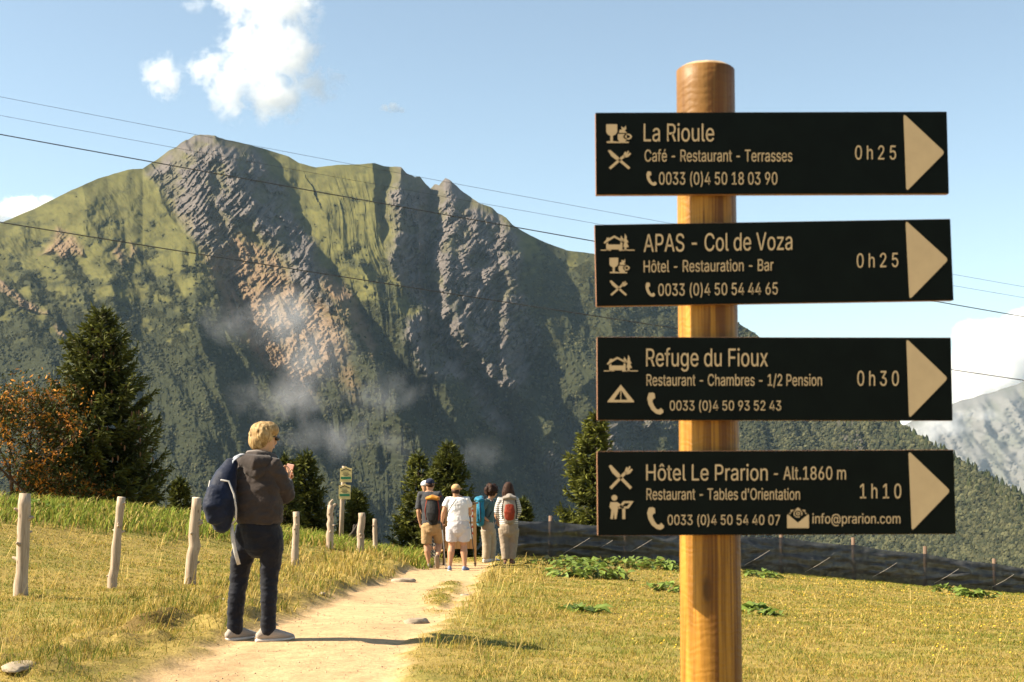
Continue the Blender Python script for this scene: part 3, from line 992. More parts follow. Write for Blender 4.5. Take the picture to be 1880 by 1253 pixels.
# ------------------------------------------------------------------ the trail signpost in front
SD = 3.40
m_board = simple("board_face", (.0022, .0040, .0030), .55, .25, 14, .03, .002, spec=.08)
m_edge = wood("board_edge", (.24, .115, .06), (.31, .16, .09), (.37, .2, .12), 1.0, False)
m_mark = simple("engraved_letters", (.47, .345, .20), .7, .06, 20, .05, .001, spec=.15)
m_post = wood("golden_pine", (.20, .082, .010), (.43, .205, .028), (.54, .29, .055), 1.0, True, .22, .5)
m_cut = wood("cut_pine_end", (.42, .27, .13), (.58, .42, .25), (.66, .5, .32), 1.0, False)

FONT = None
try:
    import os
    fp = os.path.join(bpy.utils.system_resource('DATAFILES'), "fonts", "Inter.woff2")
    if os.path.exists(fp): FONT = bpy.data.fonts.load(fp)
except Exception:
    FONT = None


def text_mesh(s, sp=1.0):
    cu = bpy.data.curves.new("lettering_curve", 'FONT')
    cu.body = s
    if FONT: cu.font = FONT
    cu.size = 1.0
    cu.space_character = sp
    o = bpy.data.objects.new("lettering_curve", cu)
    link(o)
    dg = bpy.context.evaluated_depsgraph_get()
    dg.update()
    me = bpy.data.meshes.new_from_object(o.evaluated_get(dg))
    v = np.array([x.co[:] for x in me.vertices])
    f = [list(p.vertices) for p in me.polygons]
    bpy.data.objects.remove(o); bpy.data.curves.remove(cu); bpy.data.meshes.remove(me)
    return v, f


CAPH = text_mesh("H")[0][:, 1].max()


def text_flat(s, x0, base, x1, cap):
    """letters as 2-D polygons in photograph pixels (y down)"""
    v, f = text_mesh(s, 1.35 if "h" in s and len(s) == 4 else 1.0)
    x = v[:, 0]; sxx = (x1 - x0) / (x.max() - x.min())
    P = np.stack([x0 + (x - x.min()) * sxx, base - v[:, 1] * (base - cap) / CAPH], 1)
    return P, f


def poly_flat(loops):
    pts = [Vector((p[0], p[1], 0)) for l in loops for p in l]
    tri = tessellate_polygon([[Vector((p[0], p[1], 0)) for p in l] for l in loops])
    return np.array([p[:2] for p in pts]), [list(t) for t in tri]


def circ(cx, cy, rx, ry=None, n=20, a0=0, a1=360):
    ry = ry or rx
    return [(cx + rx * math.cos(R(a0 + (a1 - a0) * k / n)), cy + ry * math.sin(R(a0 + (a1 - a0) * k / n))) for k in range(n if a1 - a0 == 360 else n + 1)]


def strip2(p, q, w):
    p = Vector(p); q = Vector(q); d = (q - p).normalized(); nn = Vector((-d.y, d.x)) * w / 2
    return [tuple(p + nn), tuple(q + nn), tuple(q - nn), tuple(p - nn)]


ICON = {
    'glass_and_cup': [[[(0, 0), (.43, 0), (.43, .42), (.36, .55), (.26, .62), (.26, .9), (.40, .92), (.40, 1), (.02, 1), (.02, .92), (.16, .9), (.16, .62), (.06, .55), (0, .42)]],
                      [[(.45, .52), (.80, .52), (.80, .80), (.74, .93), (.88, .93), (.88, 1), (.40, 1), (.40, .93), (.52, .93), (.45, .80)]],
                      [circ(.83, .66, .17, .16), circ(.83, .66, .10, .09)],
                      [[(.50, .46), (.52, .30), (.62, .28), (.58, .12), (.70, .20), (.76, .06), (.78, .26), (.72, .34), (.82, .46)]]],
    'knife_and_fork': [[[(.0, .06), (.10, .02), (.48, .40), (.46, .52), (.36, .52), (.16, .34)]], [strip2((.48, .50), (.93, .94), .12)],
                       [strip2((.08, .94), (.72, .30), .12)], [[(.66, .28), (.74, .10), (.80, .14), (.78, .22), (.86, .06), (.92, .10), (.84, .24), (.96, .16), (1, .22), (.88, .36), (.76, .40)]]],
    'chalet': [[strip2((0, .96), (.30, .96), .06)], [strip2((.62, .96), (1, .96), .06)], [[(.08, .56), (.16, .36), (.18, .24), (.24, .24), (.25, .28), (.40, .12), (.66, .40), (.63, .48), (.40, .24), (.12, .58)]],
               [[(.16, .60), (.22, .52), (.22, .64), (.58, .64), (.58, .48), (.64, .54), (.64, 1), (.54, 1), (.54, .92), (.24, .92), (.24, .98), (.16, .98)]],
               [[(.60, .12), (.66, .30), (.70, .34), (.66, .34), (.70, .50), (.62, .42), (.58, .30)]],
               [[(.72, 0), (.78, .26), (.75, .26), (.82, .52), (.77, .52), (.83, .78), (.76, .80), (.76, .98), (.70, .98), (.70, .78), (.66, .76), (.70, .50), (.66, .48), (.70, .26)]]],
    'tent': [[[(.5, 0), (1, .94), (1, 1), (0, 1), (0, .94)], [(.5, .28), (.24, .86), (.76, .86)]], [strip2((.5, .3), (.5, .88), .03)]],
    'telephone': [[[(.10, .02), (.34, .0), (.46, .06), (.48, .26), (.34, .32), (.32, .42), (.44, .62), (.58, .76), (.72, .78), (.84, .70), (1, .82), (.98, .92), (.80, 1), (.56, .96), (.28, .80), (.08, .54), (0, .26)]]],
    'envelope': [[[(0, .36), (.04, .34), (.50, .74), (.96, .34), (1, .36), (1, 1), (0, 1)]], [[(.08, .30), (.50, .0), (.92, .30), (.86, .32), (.82, .28), (.84, .12), (.16, .12), (.18, .28), (.14, .32)]],
                 [circ(.5, .30, .20, .19, 24, -300, 30) + circ(.5, .30, .16, .15, 24, 30, -300)], [circ(.5, .30, .09, .085), circ(.5, .30, .05, .047)]],
    'viewing_table': [[circ(.22, .12, .12, .12)], [[(.06, .30), (.34, .30), (.62, .50), (.58, .58), (.36, .48), (.36, .62), (.30, 1), (.22, 1), (.20, .68), (.16, 1), (.06, 1), (.10, .62), (.02, .5)]],
                      [[(.36, .56), (.58, .26), (1, .26), (.80, .56)], [(.52, .48), (.64, .34), (.84, .34), (.74, .48)]], [[(.54, .58), (.66, .58), (.66, 1), (.54, 1)]]],
}


def icon_flat(kind, x0, y0, x1, y1):
    out = []
    for loops in ICON[kind]:
        out.append(poly_flat([[(x0 + p[0] * (x1 - x0), y0 + p[1] * (y1 - y0)) for p in l] for l in loops]))
    return out


def rounded_tri(p, r):
    out = []
    p = [Vector(q) for q in p]
    for i in range(3):
        a, b, c = p[i - 1], p[i], p[(i + 1) % 3]
        u = (a - b).normalized() * r; w = (c - b).normalized() * r
        for t in (0, .25, .5, .75, 1):
            out.append(tuple((b + u) * (1 - t) ** 2 + b * 2 * t * (1 - t) + (b + w) * t * t))
    return [out]


post_top = at(1295, 122, SD + .093)
post_low = at(1306, 1253, SD + .093)
pd_ = (post_low - post_top)
post_foot = post_top + pd_ * ((gz(post_top.x, SD + .09) - .35 - post_top.z) / pd_.z)
ax = (post_top - post_foot)
base_z = gz(post_foot.x, post_foot.y)
signpost = empty("trail_signpost", (post_foot.x, post_foot.y, base_z), "golden round wooden post carrying four black direction boards", "signpost")

bm = bmesh.new()
PR_ = .0722
npz = 60
ringpts = []
for i in range(npz + 1):
    ringpts.append(post_foot - signpost.location + (ax * (i / npz)) * ((ax.length - .012) / ax.length))
tube(bm, ringpts, [PR_ * (1.045 - .045 * i / npz) for i in range(npz + 1)], 40, None)
topc = ringpts[-1]
upv = ax.normalized()
last = [v for v in bm.verts][-40:]
prev = last
for dr, dz in ((.004, .004), (.010, .008), (.018, .0125), (.040, .0155)):
    ring = []
    for v in last:
        d = v.co - topc
        ring.append(bm.verts.new(topc + d * ((PR_ - dr) / PR_) + upv * dz))
    for k in range(40):
        f = bm.faces.new((prev[k], prev[(k + 1) % 40], ring[(k + 1) % 40], ring[k])); f.material_index = 1 if dr > .004 else 0
    prev = ring
f = bm.faces.new(prev); f.material_index = 1
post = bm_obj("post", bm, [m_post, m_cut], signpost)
# the weathered brown head of the post, and drying cracks
nt = m_post.node_tree; b = nt.nodes["Principled BSDF"]
c = b.inputs["Base Color"].links[0].from_socket
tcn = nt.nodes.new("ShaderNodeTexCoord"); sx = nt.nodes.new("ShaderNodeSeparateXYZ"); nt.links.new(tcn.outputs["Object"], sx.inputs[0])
mr = nt.nodes.new("ShaderNodeMapRange"); zt_ = post_top.z - base_z
mr.inputs[4].default_value = .8; mr.inputs[1].default_value = zt_ - .24; mr.inputs[2].default_value = zt_ - .02
nzz = noise(nt, 9, 4, objvec(nt, (1, 1, .25)))
ad = nt.nodes.new("ShaderNodeMath"); ad.operation = 'MULTIPLY_ADD'; ad.inputs[1].default_value = .14
nt.links.new(nzz, ad.inputs[0]); nt.links.new(sx.outputs["Z"], ad.inputs[2]); nt.links.new(ad.outputs[0], mr.inputs[0])
c = mixc(nt, mr.outputs[0], c, mixc(nt, nzz, (.07, .030, .008), (.22, .115, .036)))
ck = nt.nodes.new("ShaderNodeTexNoise"); ck.inputs["Scale"].default_value = 1.0; ck.inputs["Detail"].default_value = 3
nt.links.new(objvec(nt, (34, 34, .55)), ck.inputs["Vector"])
shade_side = nt.nodes.new("ShaderNodeMapRange"); shade_side.inputs[1].default_value = .005; shade_side.inputs[2].default_value = .03
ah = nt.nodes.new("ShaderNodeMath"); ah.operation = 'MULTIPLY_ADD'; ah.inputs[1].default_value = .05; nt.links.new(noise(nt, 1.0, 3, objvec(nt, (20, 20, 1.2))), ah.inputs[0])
nt.links.new(sx.outputs["X"], ah.inputs[2]); nt.links.new(ah.outputs[0], shade_side.inputs[0])
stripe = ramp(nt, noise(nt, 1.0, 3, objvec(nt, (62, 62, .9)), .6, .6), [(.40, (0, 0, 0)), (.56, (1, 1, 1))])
c = mixc(nt, mixc(nt, 1.0, shade_side.outputs[0], stripe, 'MULTIPLY'), c, (.13, .048, .008))  # grain stripes on the right half only, painting its shaded side darker
crk = ramp(nt, ck.outputs["Fac"], [(.485, (0, 0, 0)), (.5, (1, 1, 1)), (.515, (0, 0, 0))])
pat = ramp(nt, noise(nt, 3.0, 3, objvec(nt)), [(.42, (0, 0, 0)), (.6, (1, 1, 1))])
c = mixc(nt, mixc(nt, 1.0, crk, pat, 'MULTIPLY'), c, (.10, .035, .006))
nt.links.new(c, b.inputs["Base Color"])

BOARDS = [
    dict(tl=(1093, 207), tr=(1738.5, 205), bl=(1095.5, 358), label="top black board reading La Rioule 0h25",
         txt=[("La Rioule", 1181.8, 260, 1311, 227.5), ("Café - Restaurant - Terrasses", 1183.7, 297, 1454.5, 275.3), ("0033 (0)4 50 18 03 90", 1210, 339.3, 1427, 316.7), ("0h25", 1570, 293.3, 1645, 267.7)],
         arrow=[(1658.6, 209), (1735, 280.3), (1664, 352)],
         icons=[('glass_and_cup', 1113, 228.6, 1160, 263), ('knife_and_fork', 1116, 275, 1158.5, 312), ('telephone', 1186.5, 315, 1205.5, 341.5)]),
    dict(tl=(1091.5, 413), tr=(1745, 402), bl=(1094, 563), label="second black board reading APAS Col de Voza 0h25",
         txt=[("APAS - Col de Voza", 1181.8, 463, 1454.5, 430.5, 459), ("Hôtel - Restauration - Bar", 1181.8, 500.5, 1420, 479, 497.5), ("0033 (0)4 50 54 44 65", 1208.6, 543.5, 1427.7, 521.5, 541), ("0h25", 1573, 492, 1649, 466, 490.5)],
         arrow=[(1662.5, 405), (1741.5, 477), (1669.8, 550.5)],
         icons=[('chalet', 1103, 429, 1165, 461), ('glass_and_cup', 1119, 473.8, 1156, 502), ('knife_and_fork', 1119.4, 514.7, 1152, 544), ('telephone', 1185, 519, 1202.5, 545.5)]),
    dict(tl=(1096, 619), tr=(1746, 620), bl=(1099, 772), label="third black board reading Refuge du Fioux 0h30",
         txt=[("Refuge du Fioux", 1186.4, 673, 1409.7, 640.4), ("Restaurant - Chambres - 1/2 Pension", 1187, 708.6, 1508.9, 687.5), ("0033 (0)4 50 93 52 43", 1229.7, 754, 1434, 736), ("0h30", 1574, 708.6, 1650, 681.4)],
         arrow=[(1664, 622), (1740.5, 695), (1669, 768.5)],
         icons=[('chalet', 1108.6, 652, 1171, 682.6), ('tent', 1115.5, 706.7, 1164, 739), ('telephone', 1188.3, 721, 1218, 761.5)]),
    dict(tl=(1096, 829), tr=(1751, 826), bl=(1098, 984), label="bottom black board reading Hôtel Le Prarion Alt.1860 m 1h10",
         txt=[("Hôtel Le Prarion", 1186.4, 882.5, 1409.3, 853), ("- Alt.1860 m", 1421, 881, 1553, 857), ("Restaurant - Tables d'Orientation", 1187, 918, 1468.6, 897), ("0033 (0)4 50 54 40 07", 1225.8, 964, 1432, 945.6),
              ("info@prarion.com", 1491.6, 961.5, 1652.9, 943.5), ("1h10", 1579, 915.4, 1654.4, 888.6)],
         arrow=[(1667.8, 828), (1745, 901.6), (1674, 975.5)],
         icons=[('knife_and_fork', 1117.4, 853, 1161.5, 899.7), ('viewing_table', 1118, 909, 1163.4, 953.3), ('telephone', 1188, 931.5, 1219, 973), ('envelope', 1445, 932, 1485, 970)]),
]


def flat_obj(name, shapes, parent, inv, yoff, mat):
    bm = bmesh.new()
    for P, F in shapes:
        vs = []
        for p in P:
            w = at(p[0], p[1], SD)
            l = inv @ w
            vs.append(bm.verts.new((l.x, yoff, l.z)))
        for f in F:
            try: bm.faces.new([vs[i] for i in f])
            except ValueError: pass
    # a hair of thickness
    r = bmesh.ops.extrude_face_region(bm, geom=list(bm.faces))
    for g in r['geom']:
        if isinstance(g, bmesh.types.BMVert): g.co.y -= .0003
    return bm_obj(name, bm, mat, parent, smooth=False)


for B in BOARDS:
    TL, TR, BL = at(*B['tl'], SD), at(*B['tr'], SD), at(*B['bl'], SD)
    w = (TR - TL).length; h = (BL - TL).length
    roll = math.atan2(TR.z - TL.z, TR.x - TL.x)
    bm = bmesh.new()
    T = .021
    box(bm, (w / 2, T / 2, -h / 2), (w, T, h), bev=.0018)
    for f in bm.faces:
        f.material_index = 0 if abs(f.normal.y) > .8 else 1
    brd = bm_obj("sign_board", bm, [m_board, m_edge], signpost, smooth=False)
    brd["label"] = B['label']
    brd.location = TL - signpost.location
    brd.rotation_euler = (0, -roll, 0)
    M4 = Matrix.Translation(TL) @ Matrix.Rotation(-roll, 4, 'Y')
    inv = M4.inverted()
    shapes = []
    for t in B['txt']:
        P, F = text_flat(*t[:5])
        if len(t) > 5:
            P[:, 1] += (P[:, 0] - t[1]) / (t[3] - t[1]) * (t[5] - t[2])
        shapes.append((P, F))
    for shp in shapes:
        flat_obj("lettering", [shp], brd, inv, -.0002, m_mark)
    flat_obj("arrow", [poly_flat(rounded_tri(B['arrow'], 7))], brd, inv, -.0002, m_mark)
    for ic in B['icons']:
        flat_obj("pictogram", icon_flat(*ic), brd, inv, -.0002, m_mark)
    # two coach bolts through the board into the post, their heads level with the face
# ------------------------------------------------------------------ conifers
m_bark = simple("spruce_bark", (.075, .050, .034), .95, .35, 40, .5, .02, spec=.05)
m_needle = vcol("spruce_needles", .7, .18, spec=.2)


def conifer(name, base, height, width, seed, label, cat, group, sparse=1.0, tip_light=1.0, cones=0, skew=0.0):
    rr = np.random.default_rng(seed)
    root = empty(name, base, label, cat, group)
    bm = bmesh.new()
    n = 9
    wob = [Vector((rr.normal(0, .006) * height, rr.normal(0, .006) * height, 0)) for _ in range(n)]
    tp = [Vector((0, 0, height * k / (n - 1))) + wob[k] * (k > 0) for k in range(n)]
    tube(bm, tp, [max(.008, .021 * height * (1 - k / (n - 1)) ** .9 + .006) for k in range(n)], 8)
    V, T, Cc = [], [], []
    cnt = 0

    def spray(p, d, ln, wdt, col):
        """one fan of needles along a twig: a few narrow blades"""
        nonlocal cnt
        k = 4
        for j in range(k):
            a = Vector(rr.normal(0, 1, 3)); a = (a - d * a.dot(d))
            if a.length < 1e-3: continue
            a.normalize()
            s = p + d * (ln * .16 * j)
            dirv = (d * 1.0 + a * .55).normalized()
            e = s + dirv * ln * (.75 + .5 * rr.random())
            w = dirv.cross(Vector(rr.normal(0, 1, 3)))
            if w.length < 1e-3: continue
            w = w.normalized() * wdt
            V.extend([s - w * .6, s + w * .6, (s + e) / 2 + w, e, (s + e) / 2 - w])
            T.extend([(cnt, cnt + 1, cnt + 2), (cnt, cnt + 2, cnt + 4), (cnt + 4, cnt + 2, cnt + 3)])
            c = col * (1 + rr.uniform(-.3, .3))
            Cc.extend([c * .8, c * .8, c, c * 1.12, c])
            cnt += 5
    nwh = int(15 + height * 3.4)
    for i in range(nwh):
        f = (i + rr.uniform(-.3, .3)) / nwh
        f = min(max(f, .0), .985)
        z = height * (.03 + .97 * f)
        env = width / 2 * ((1 - f) ** .85) * (1 - .25 * math.exp(-f * 9)) + .035 * height * (1 - f) ** .3 * .4
        nb = int(rr.integers(5, 9)) if f < .9 else 4
        off = rr.random() * 6.28
        for b in range(nb):
            a = off + b / nb * 6.28 + rr.uniform(-.35, .35)
            L = env * rr.uniform(.68, 1.16) * (1 + skew * math.cos(a))
            if rr.random() > sparse + .25 * (f < .4): continue
            up0 = -.05 + .75 * f ** 1.5 + rr.uniform(-.12, .12)
            o = Vector((math.cos(a), math.sin(a), 0))
            ti = min(int(f * (n - 1)), n - 2)
            p0 = tp[ti].lerp(tp[ti + 1], f * (n - 1) - ti); p0.z = z
            steps = max(3, int(L / (.035 * height ** .5)))
            prev = p0
            pts = [p0]
            for s in range(1, steps + 1):
                u = s / steps
                q = p0 + o * (L * u) + Vector((0, 0, L * (up0 * u - .30 * math.sin(u * 2.6) * (1 - f) + .22 * u * u)))
                pts.append(q)
                d = (q - prev).normalized()
                side = Vector((-o.y, o.x, 0))
                tw = (.30 * L * (1 - u) + .10) * .8
                shade = rr.uniform(.7, 1.0)
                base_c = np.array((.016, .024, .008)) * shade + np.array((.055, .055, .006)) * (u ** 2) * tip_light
                wdt = .011 + .007 * height ** .5 * .6
                spray(q, d, .10 + .030 * height ** .5, wdt, base_c)
                for sg in (-1, 1):
                    nn = 1 + int(tw / .13)
                    dd = (side * sg + o * .75 + Vector((0, 0, rr.uniform(-.32, .22)))).normalized()
                    for m in range(nn):
                        if rr.random() < .12: continue
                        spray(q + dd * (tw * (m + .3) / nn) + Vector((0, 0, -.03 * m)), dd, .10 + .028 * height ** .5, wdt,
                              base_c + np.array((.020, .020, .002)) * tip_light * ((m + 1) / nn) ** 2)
                prev = q
            tube(bm, [pts[0], pts[len(pts) // 2], pts[-1]], [.006 * height ** .7 + .004, .004 * height ** .6, .002], 4, None)
    # the leader
    for k in range(10):
        spray(Vector((0, 0, height * (.93 + .008 * k))) + wob[-1], Vector((rr.normal(0, .3), rr.normal(0, .3), 1)).normalized(), .12 + .02 * height ** .5, .014, np.array((.05, .06, .012)))
    bm_obj("trunk", bm, m_bark, root)
    mesh_np("crown", np.array([v[:] for v in V]), tris=np.array(T), mat=m_needle, cols=np.clip(np.array(Cc), .004, .5), parent=root, smooth=False)
    if cones:
        bc = bmesh.new()
        for _ in range(cones):
            f = rr.uniform(.30, .93); a = rr.uniform(0, 6.28)
            rad = width / 2 * ((1 - f) ** .85) * rr.uniform(.72, .98)
            c = Vector((math.cos(a) * rad, math.sin(a) * rad, height * f + rr.uniform(-.15, .05)))
            tube(bc, [c, c + Vector((0, 0, -.05)), c + Vector((0, 0, -.11))], [.014, .024, .012], 6)
        bm_obj("cone_cluster", bc, simple("spruce_cone", (.20, .10, .045), .8, .3, 60, .2), root)["kind"] = "stuff"
    return root


def tree_base(px, py_top, d, height):
    t = at(px, py_top, d)
    return (t.x, t.y, t.z - height)


G_T = "spruces along the edge of the slope"
conifer("spruce_tree", tree_base(186, 570, 36, 6.0), 6.0, 4.7, 11, "big dark spruce full of brown cones behind the left meadow", "tree", G_T, cones=170)
conifer("spruce_tree", tree_base(562, 836, 36, 2.9), 2.9, 1.65, 12, "dark spruce standing between the woman and the yellow trail sign", "tree", G_T)
conifer("spruce_tree", tree_base(526, 842, 35, 2.6), 2.6, .95, 13, "narrow spruce half hidden behind the woman in the hoodie", "tree", G_T, sparse=.8)
conifer("spruce_tree", tree_base(331, 884, 34, 1.75), 1.75, .72, 14, "small young spruce beside the third fence post", "tree", G_T)
conifer("spruce_tree", tree_base(768, 836, 37, 3.9), 3.9, 1.7, 15, "loose yellow green spruce behind the man in grey", "tree", G_T, sparse=.72, tip_light=1.5)
conifer("spruce_tree", tree_base(822, 818, 36, 3.9), 3.9, 2.2, 16, "dark spruce rising behind the two caps of the hikers", "tree", G_T)
conifer("spruce_tree", tree_base(1091, 762, 39, 4.6), 4.6, 2.6, 17, "sunlit spruce behind the netting fence, left of the boards", "tree", G_T, sparse=.8, tip_light=1.6)
conifer("spruce_tree", tree_base(958, 922, 34.5, 1.9), 1.9, .9, 18, "low dark conifer peeping out right of the striped shirt", "tree", G_T)
conifer("spruce_tree", tree_base(655, 905, 37, 1.9), 1.9, 1.15, 19, "low spruce behind the trail sign pole", "tree", G_T)


# ------------------------------------------------------------------ rowan with orange berries
def rowan(base, height, width, seed, label):
    rr = np.random.default_rng(seed)
    root = empty("rowan_tree", base, label, "tree")
    bm = bmesh.new()
    tips = []

    def grow(p, d, ln, r, lev):
        q = p + d * ln
        m = p.lerp(q, .5) + Vector(rr.normal(0, .04 * ln, 3))
        tube(bm, [p, m, q], [r, r * .8, r * .62], 6, None)
        if lev >= 2: tips.extend([m, q, p.lerp(q, .75)])
        if lev == 4: return
        for _ in range(3 if lev < 3 else 2):
            nd = (d + Vector(rr.normal(0, .55, 3)) + Vector((0, 0, .12))).normalized()
            grow(q, nd, ln * rr.uniform(.62, .85), r * .6, lev + 1)
    for k in range(6):
        a = k / 6 * 6.28 + rr.uniform(-.3, .3)
        grow(Vector((.12 * math.cos(a), .12 * math.sin(a), 0)), Vector((math.cos(a) * .42 * width / height, math.sin(a) * .42 * width / height, 1)).normalized(), height * .30, .05, 0)
    bm_obj("trunk", bm, m_bark, root)
    P = np.array([t[:] for t in tips])
    # fill the crown so that it reaches the ground on its dark side
    n = 13000
    i = rr.integers(0, len(P), n)
    c = P[i] + rr.normal(0, .16, (n, 3))
    keep = c[:, 2] > .02
    c = c[keep]; n = len(c)
    a = rr.normal(0, 1, (n, 3)); a /= np.linalg.norm(a, axis=1)[:, None]
    b = np.cross(a, rr.normal(0, 1, (n, 3))); b /= np.linalg.norm(b, axis=1)[:, None]
    l = rr.uniform(.030, .070, n)[:, None]; w = l * .38
    V = np.stack([c - a * l, c + b * w, c + a * l, c - b * w], 1).reshape(-1, 3)
    col = np.where((rr.random(n) < .13)[:, None], C(.13, .06, .012), C(.046, .052, .011)) * (1 + rr.uniform(-.4, .4, (n, 1)))
    orange = (fbm(c[:, 0] * 2.6, c[:, 2] * 2.6 + c[:, 1], 3, seed) > .08) & (rr.random(n) < .6) & (c[:, 2] > height * .38)
    col[orange] = C(.46, .19, .022) * (1 + rr.uniform(-.35, .25, (orange.sum(), 1)))
    mesh_np("crown", V, quads=np.arange(n * 4).reshape(-1, 4), mat=m_needle, cols=np.repeat(np.clip(col, .005, .6), 4, 0), parent=root, smooth=False)
    bb = bmesh.new()
    for t in rr.choice(len(P), 110, replace=False):
        if P[t][2] < height * .35: continue
        cc = P[t] + rr.normal(0, .10, 3)
        for _ in range(7):
            ball(bb, cc + rr.normal(0, .030, 3), .017, 1)
    bm_obj("berry_cluster", bb, simple("rowan_berry", (.50, .17, .02), .5, .2, 40, 0), root)["kind"] = "stuff"
    return root


rowan(tree_base(20, 705, 34.5, 3.4), 3.8, 3.3, 31, "rowan bush with orange berries and leaves at the left edge")
rowan(tree_base(118, 800, 34.8, 2.5), 2.1, 1.4, 32, "lower dark rowan growing against the big spruce")


# ------------------------------------------------------------------ broad-leaved dock plants
m_dock = vcol("dock_leaf", .5, .28, spec=.4)


def dock(px, py, d, rad, hgt, n, seed, label, group=None):
    rr = np.random.default_rng(seed)
    c0 = at(px, py, d); x0, y0 = c0.x, c0.y
    z0 = gz(x0, y0)
    V, Q, Cc = [], [], []
    cnt = 0
    for i in range(n):
        a = rr.uniform(0, 6.28); r = rad * math.sqrt(rr.random())
        bx, by = r * math.cos(a), r * math.sin(a) * .8
        bz = gz(x0 + bx, y0 + by) - z0
        ln = rr.uniform(.13, .29); w = ln * rr.uniform(.38, .52)
        o = rr.uniform(0, 6.28); el = rr.uniform(-.25, .75)
        h = hgt * rr.uniform(.25, 1) * (1 - .5 * (r / rad) ** 2)
        dv = np.array((math.cos(o) * math.cos(el), math.sin(o) * math.cos(el), math.sin(el)))
        sv = np.array((-math.sin(o), math.cos(o), rr.uniform(-.3, .3)))
        up = np.cross(dv, sv)
        s = np.array((bx, by, bz + h))
        col = np.array((.145, .20, .036)) * rr.uniform(.7, 1.4) if rr.random() < .9 else np.array((.26, .20, .05))
        rows = []
        for k, (t, ww) in enumerate(((0, .25), (.3, 1), (.65, .85), (1, .06))):
            m = s + dv * ln * t + np.array((0, 0, -.45 * ln * t * t))
            for e, lift in ((-1, .22), (0, 0), (1, .22)):
                V.append(m + sv * w * .5 * ww * e + up * lift * w * ww * (1 + .5 * rr.normal())); Cc.append(col * (1.15 if e == 0 else 1))
        for k in range(3):
            for e in range(2):
                q = cnt + k * 3 + e
                Q.append((q, q + 1, q + 4, q + 3))
        # stalk
        st = len(V)
        V.extend([np.array((bx, by, bz)) + np.array((.004, 0, 0)), np.array((bx, by, bz)) - np.array((.004, 0, 0)), s - sv * .004, s + sv * .004])
        Cc.extend([np.array((.10, .11, .04))] * 4); Q.append((st, st + 1, st + 2, st + 3))
        cnt = len(V)
    o = mesh_np("dock_plant", np.array(V), quads=np.array(Q), mat=m_dock, cols=np.clip(np.array(Cc), .01, .6))
    o.location = (x0, y0, z0)
    return tag(o, label, "plant", group)


GD = "broad leaved dock plants in the meadow"
dock(1010, 1032, 29.5, .42, .16, 46, 1, "leafy green dock at the left end of the patch, near the striped shirt", GD)
dock(1062, 1037, 28.6, .52, .22, 90, 2, "full green dock clump under the left ends of the boards", GD)
dock(1095, 1052, 25.6, .62, .27, 130, 3, "largest and nearest dock clump, with dark shade beneath it", GD)
dock(1030, 1052, 25.5, .34, .12, 36, 4, "low dock sprigs left of the largest clump", GD)
dock(1150, 1032, 29.6, .55, .22, 80, 5, "pale leaved dock clump against the foot of the netting", GD)
dock(1215, 1034, 30.2, .50, .22, 80, 6, "dock clump just left of the golden post", GD)
dock(1228, 1066, 23.0, .36, .13, 46, 7, "small dark dock tuft alone beside the golden post", GD)
dock(1074, 1130, 15.6, .22, .05, 40, 8, "flat little green weed in the dry grass left of the golden post", GD)
dock(1376, 1112, 17.4, .24, .08, 36, 9, "green weed right behind the golden post, at its right side", GD)
dock(1412, 1121, 16.8, .20, .05, 24, 10, "sparse flat weed out in the grass right of the golden post", GD)
dock(1395, 1050, 30.5, .42, .14, 50, 11, "low bright dock leaves at the foot of the fence right of the post", GD)
dock(1745, 1085, 31.0, .42, .16, 60, 12, "bright dock clump at the fence foot, its left half, near the right edge", GD)
dock(1790, 1096, 29.5, .40, .17, 60, 13, "bright dock clump rightmost along the fence", GD)
dock(60, 928, 25.6, .55, .20, 60, 14, "broad leaves on the grassy rim behind the first fence post", GD)
dock(690, 1008, 30.0, .25, .12, 26, 15, "few green leaves behind the sixth fence post", GD)


# ------------------------------------------------------------------ weathered fence stakes
m_stake = wood("weathered_wood", (.30, .215, .145), (.44, .34, .245), (.54, .43, .32), 1.3, True, 0, .75)
m_stake_end = simple("sawn_end", (.55, .45, .32), .8, .2, 60, .2)


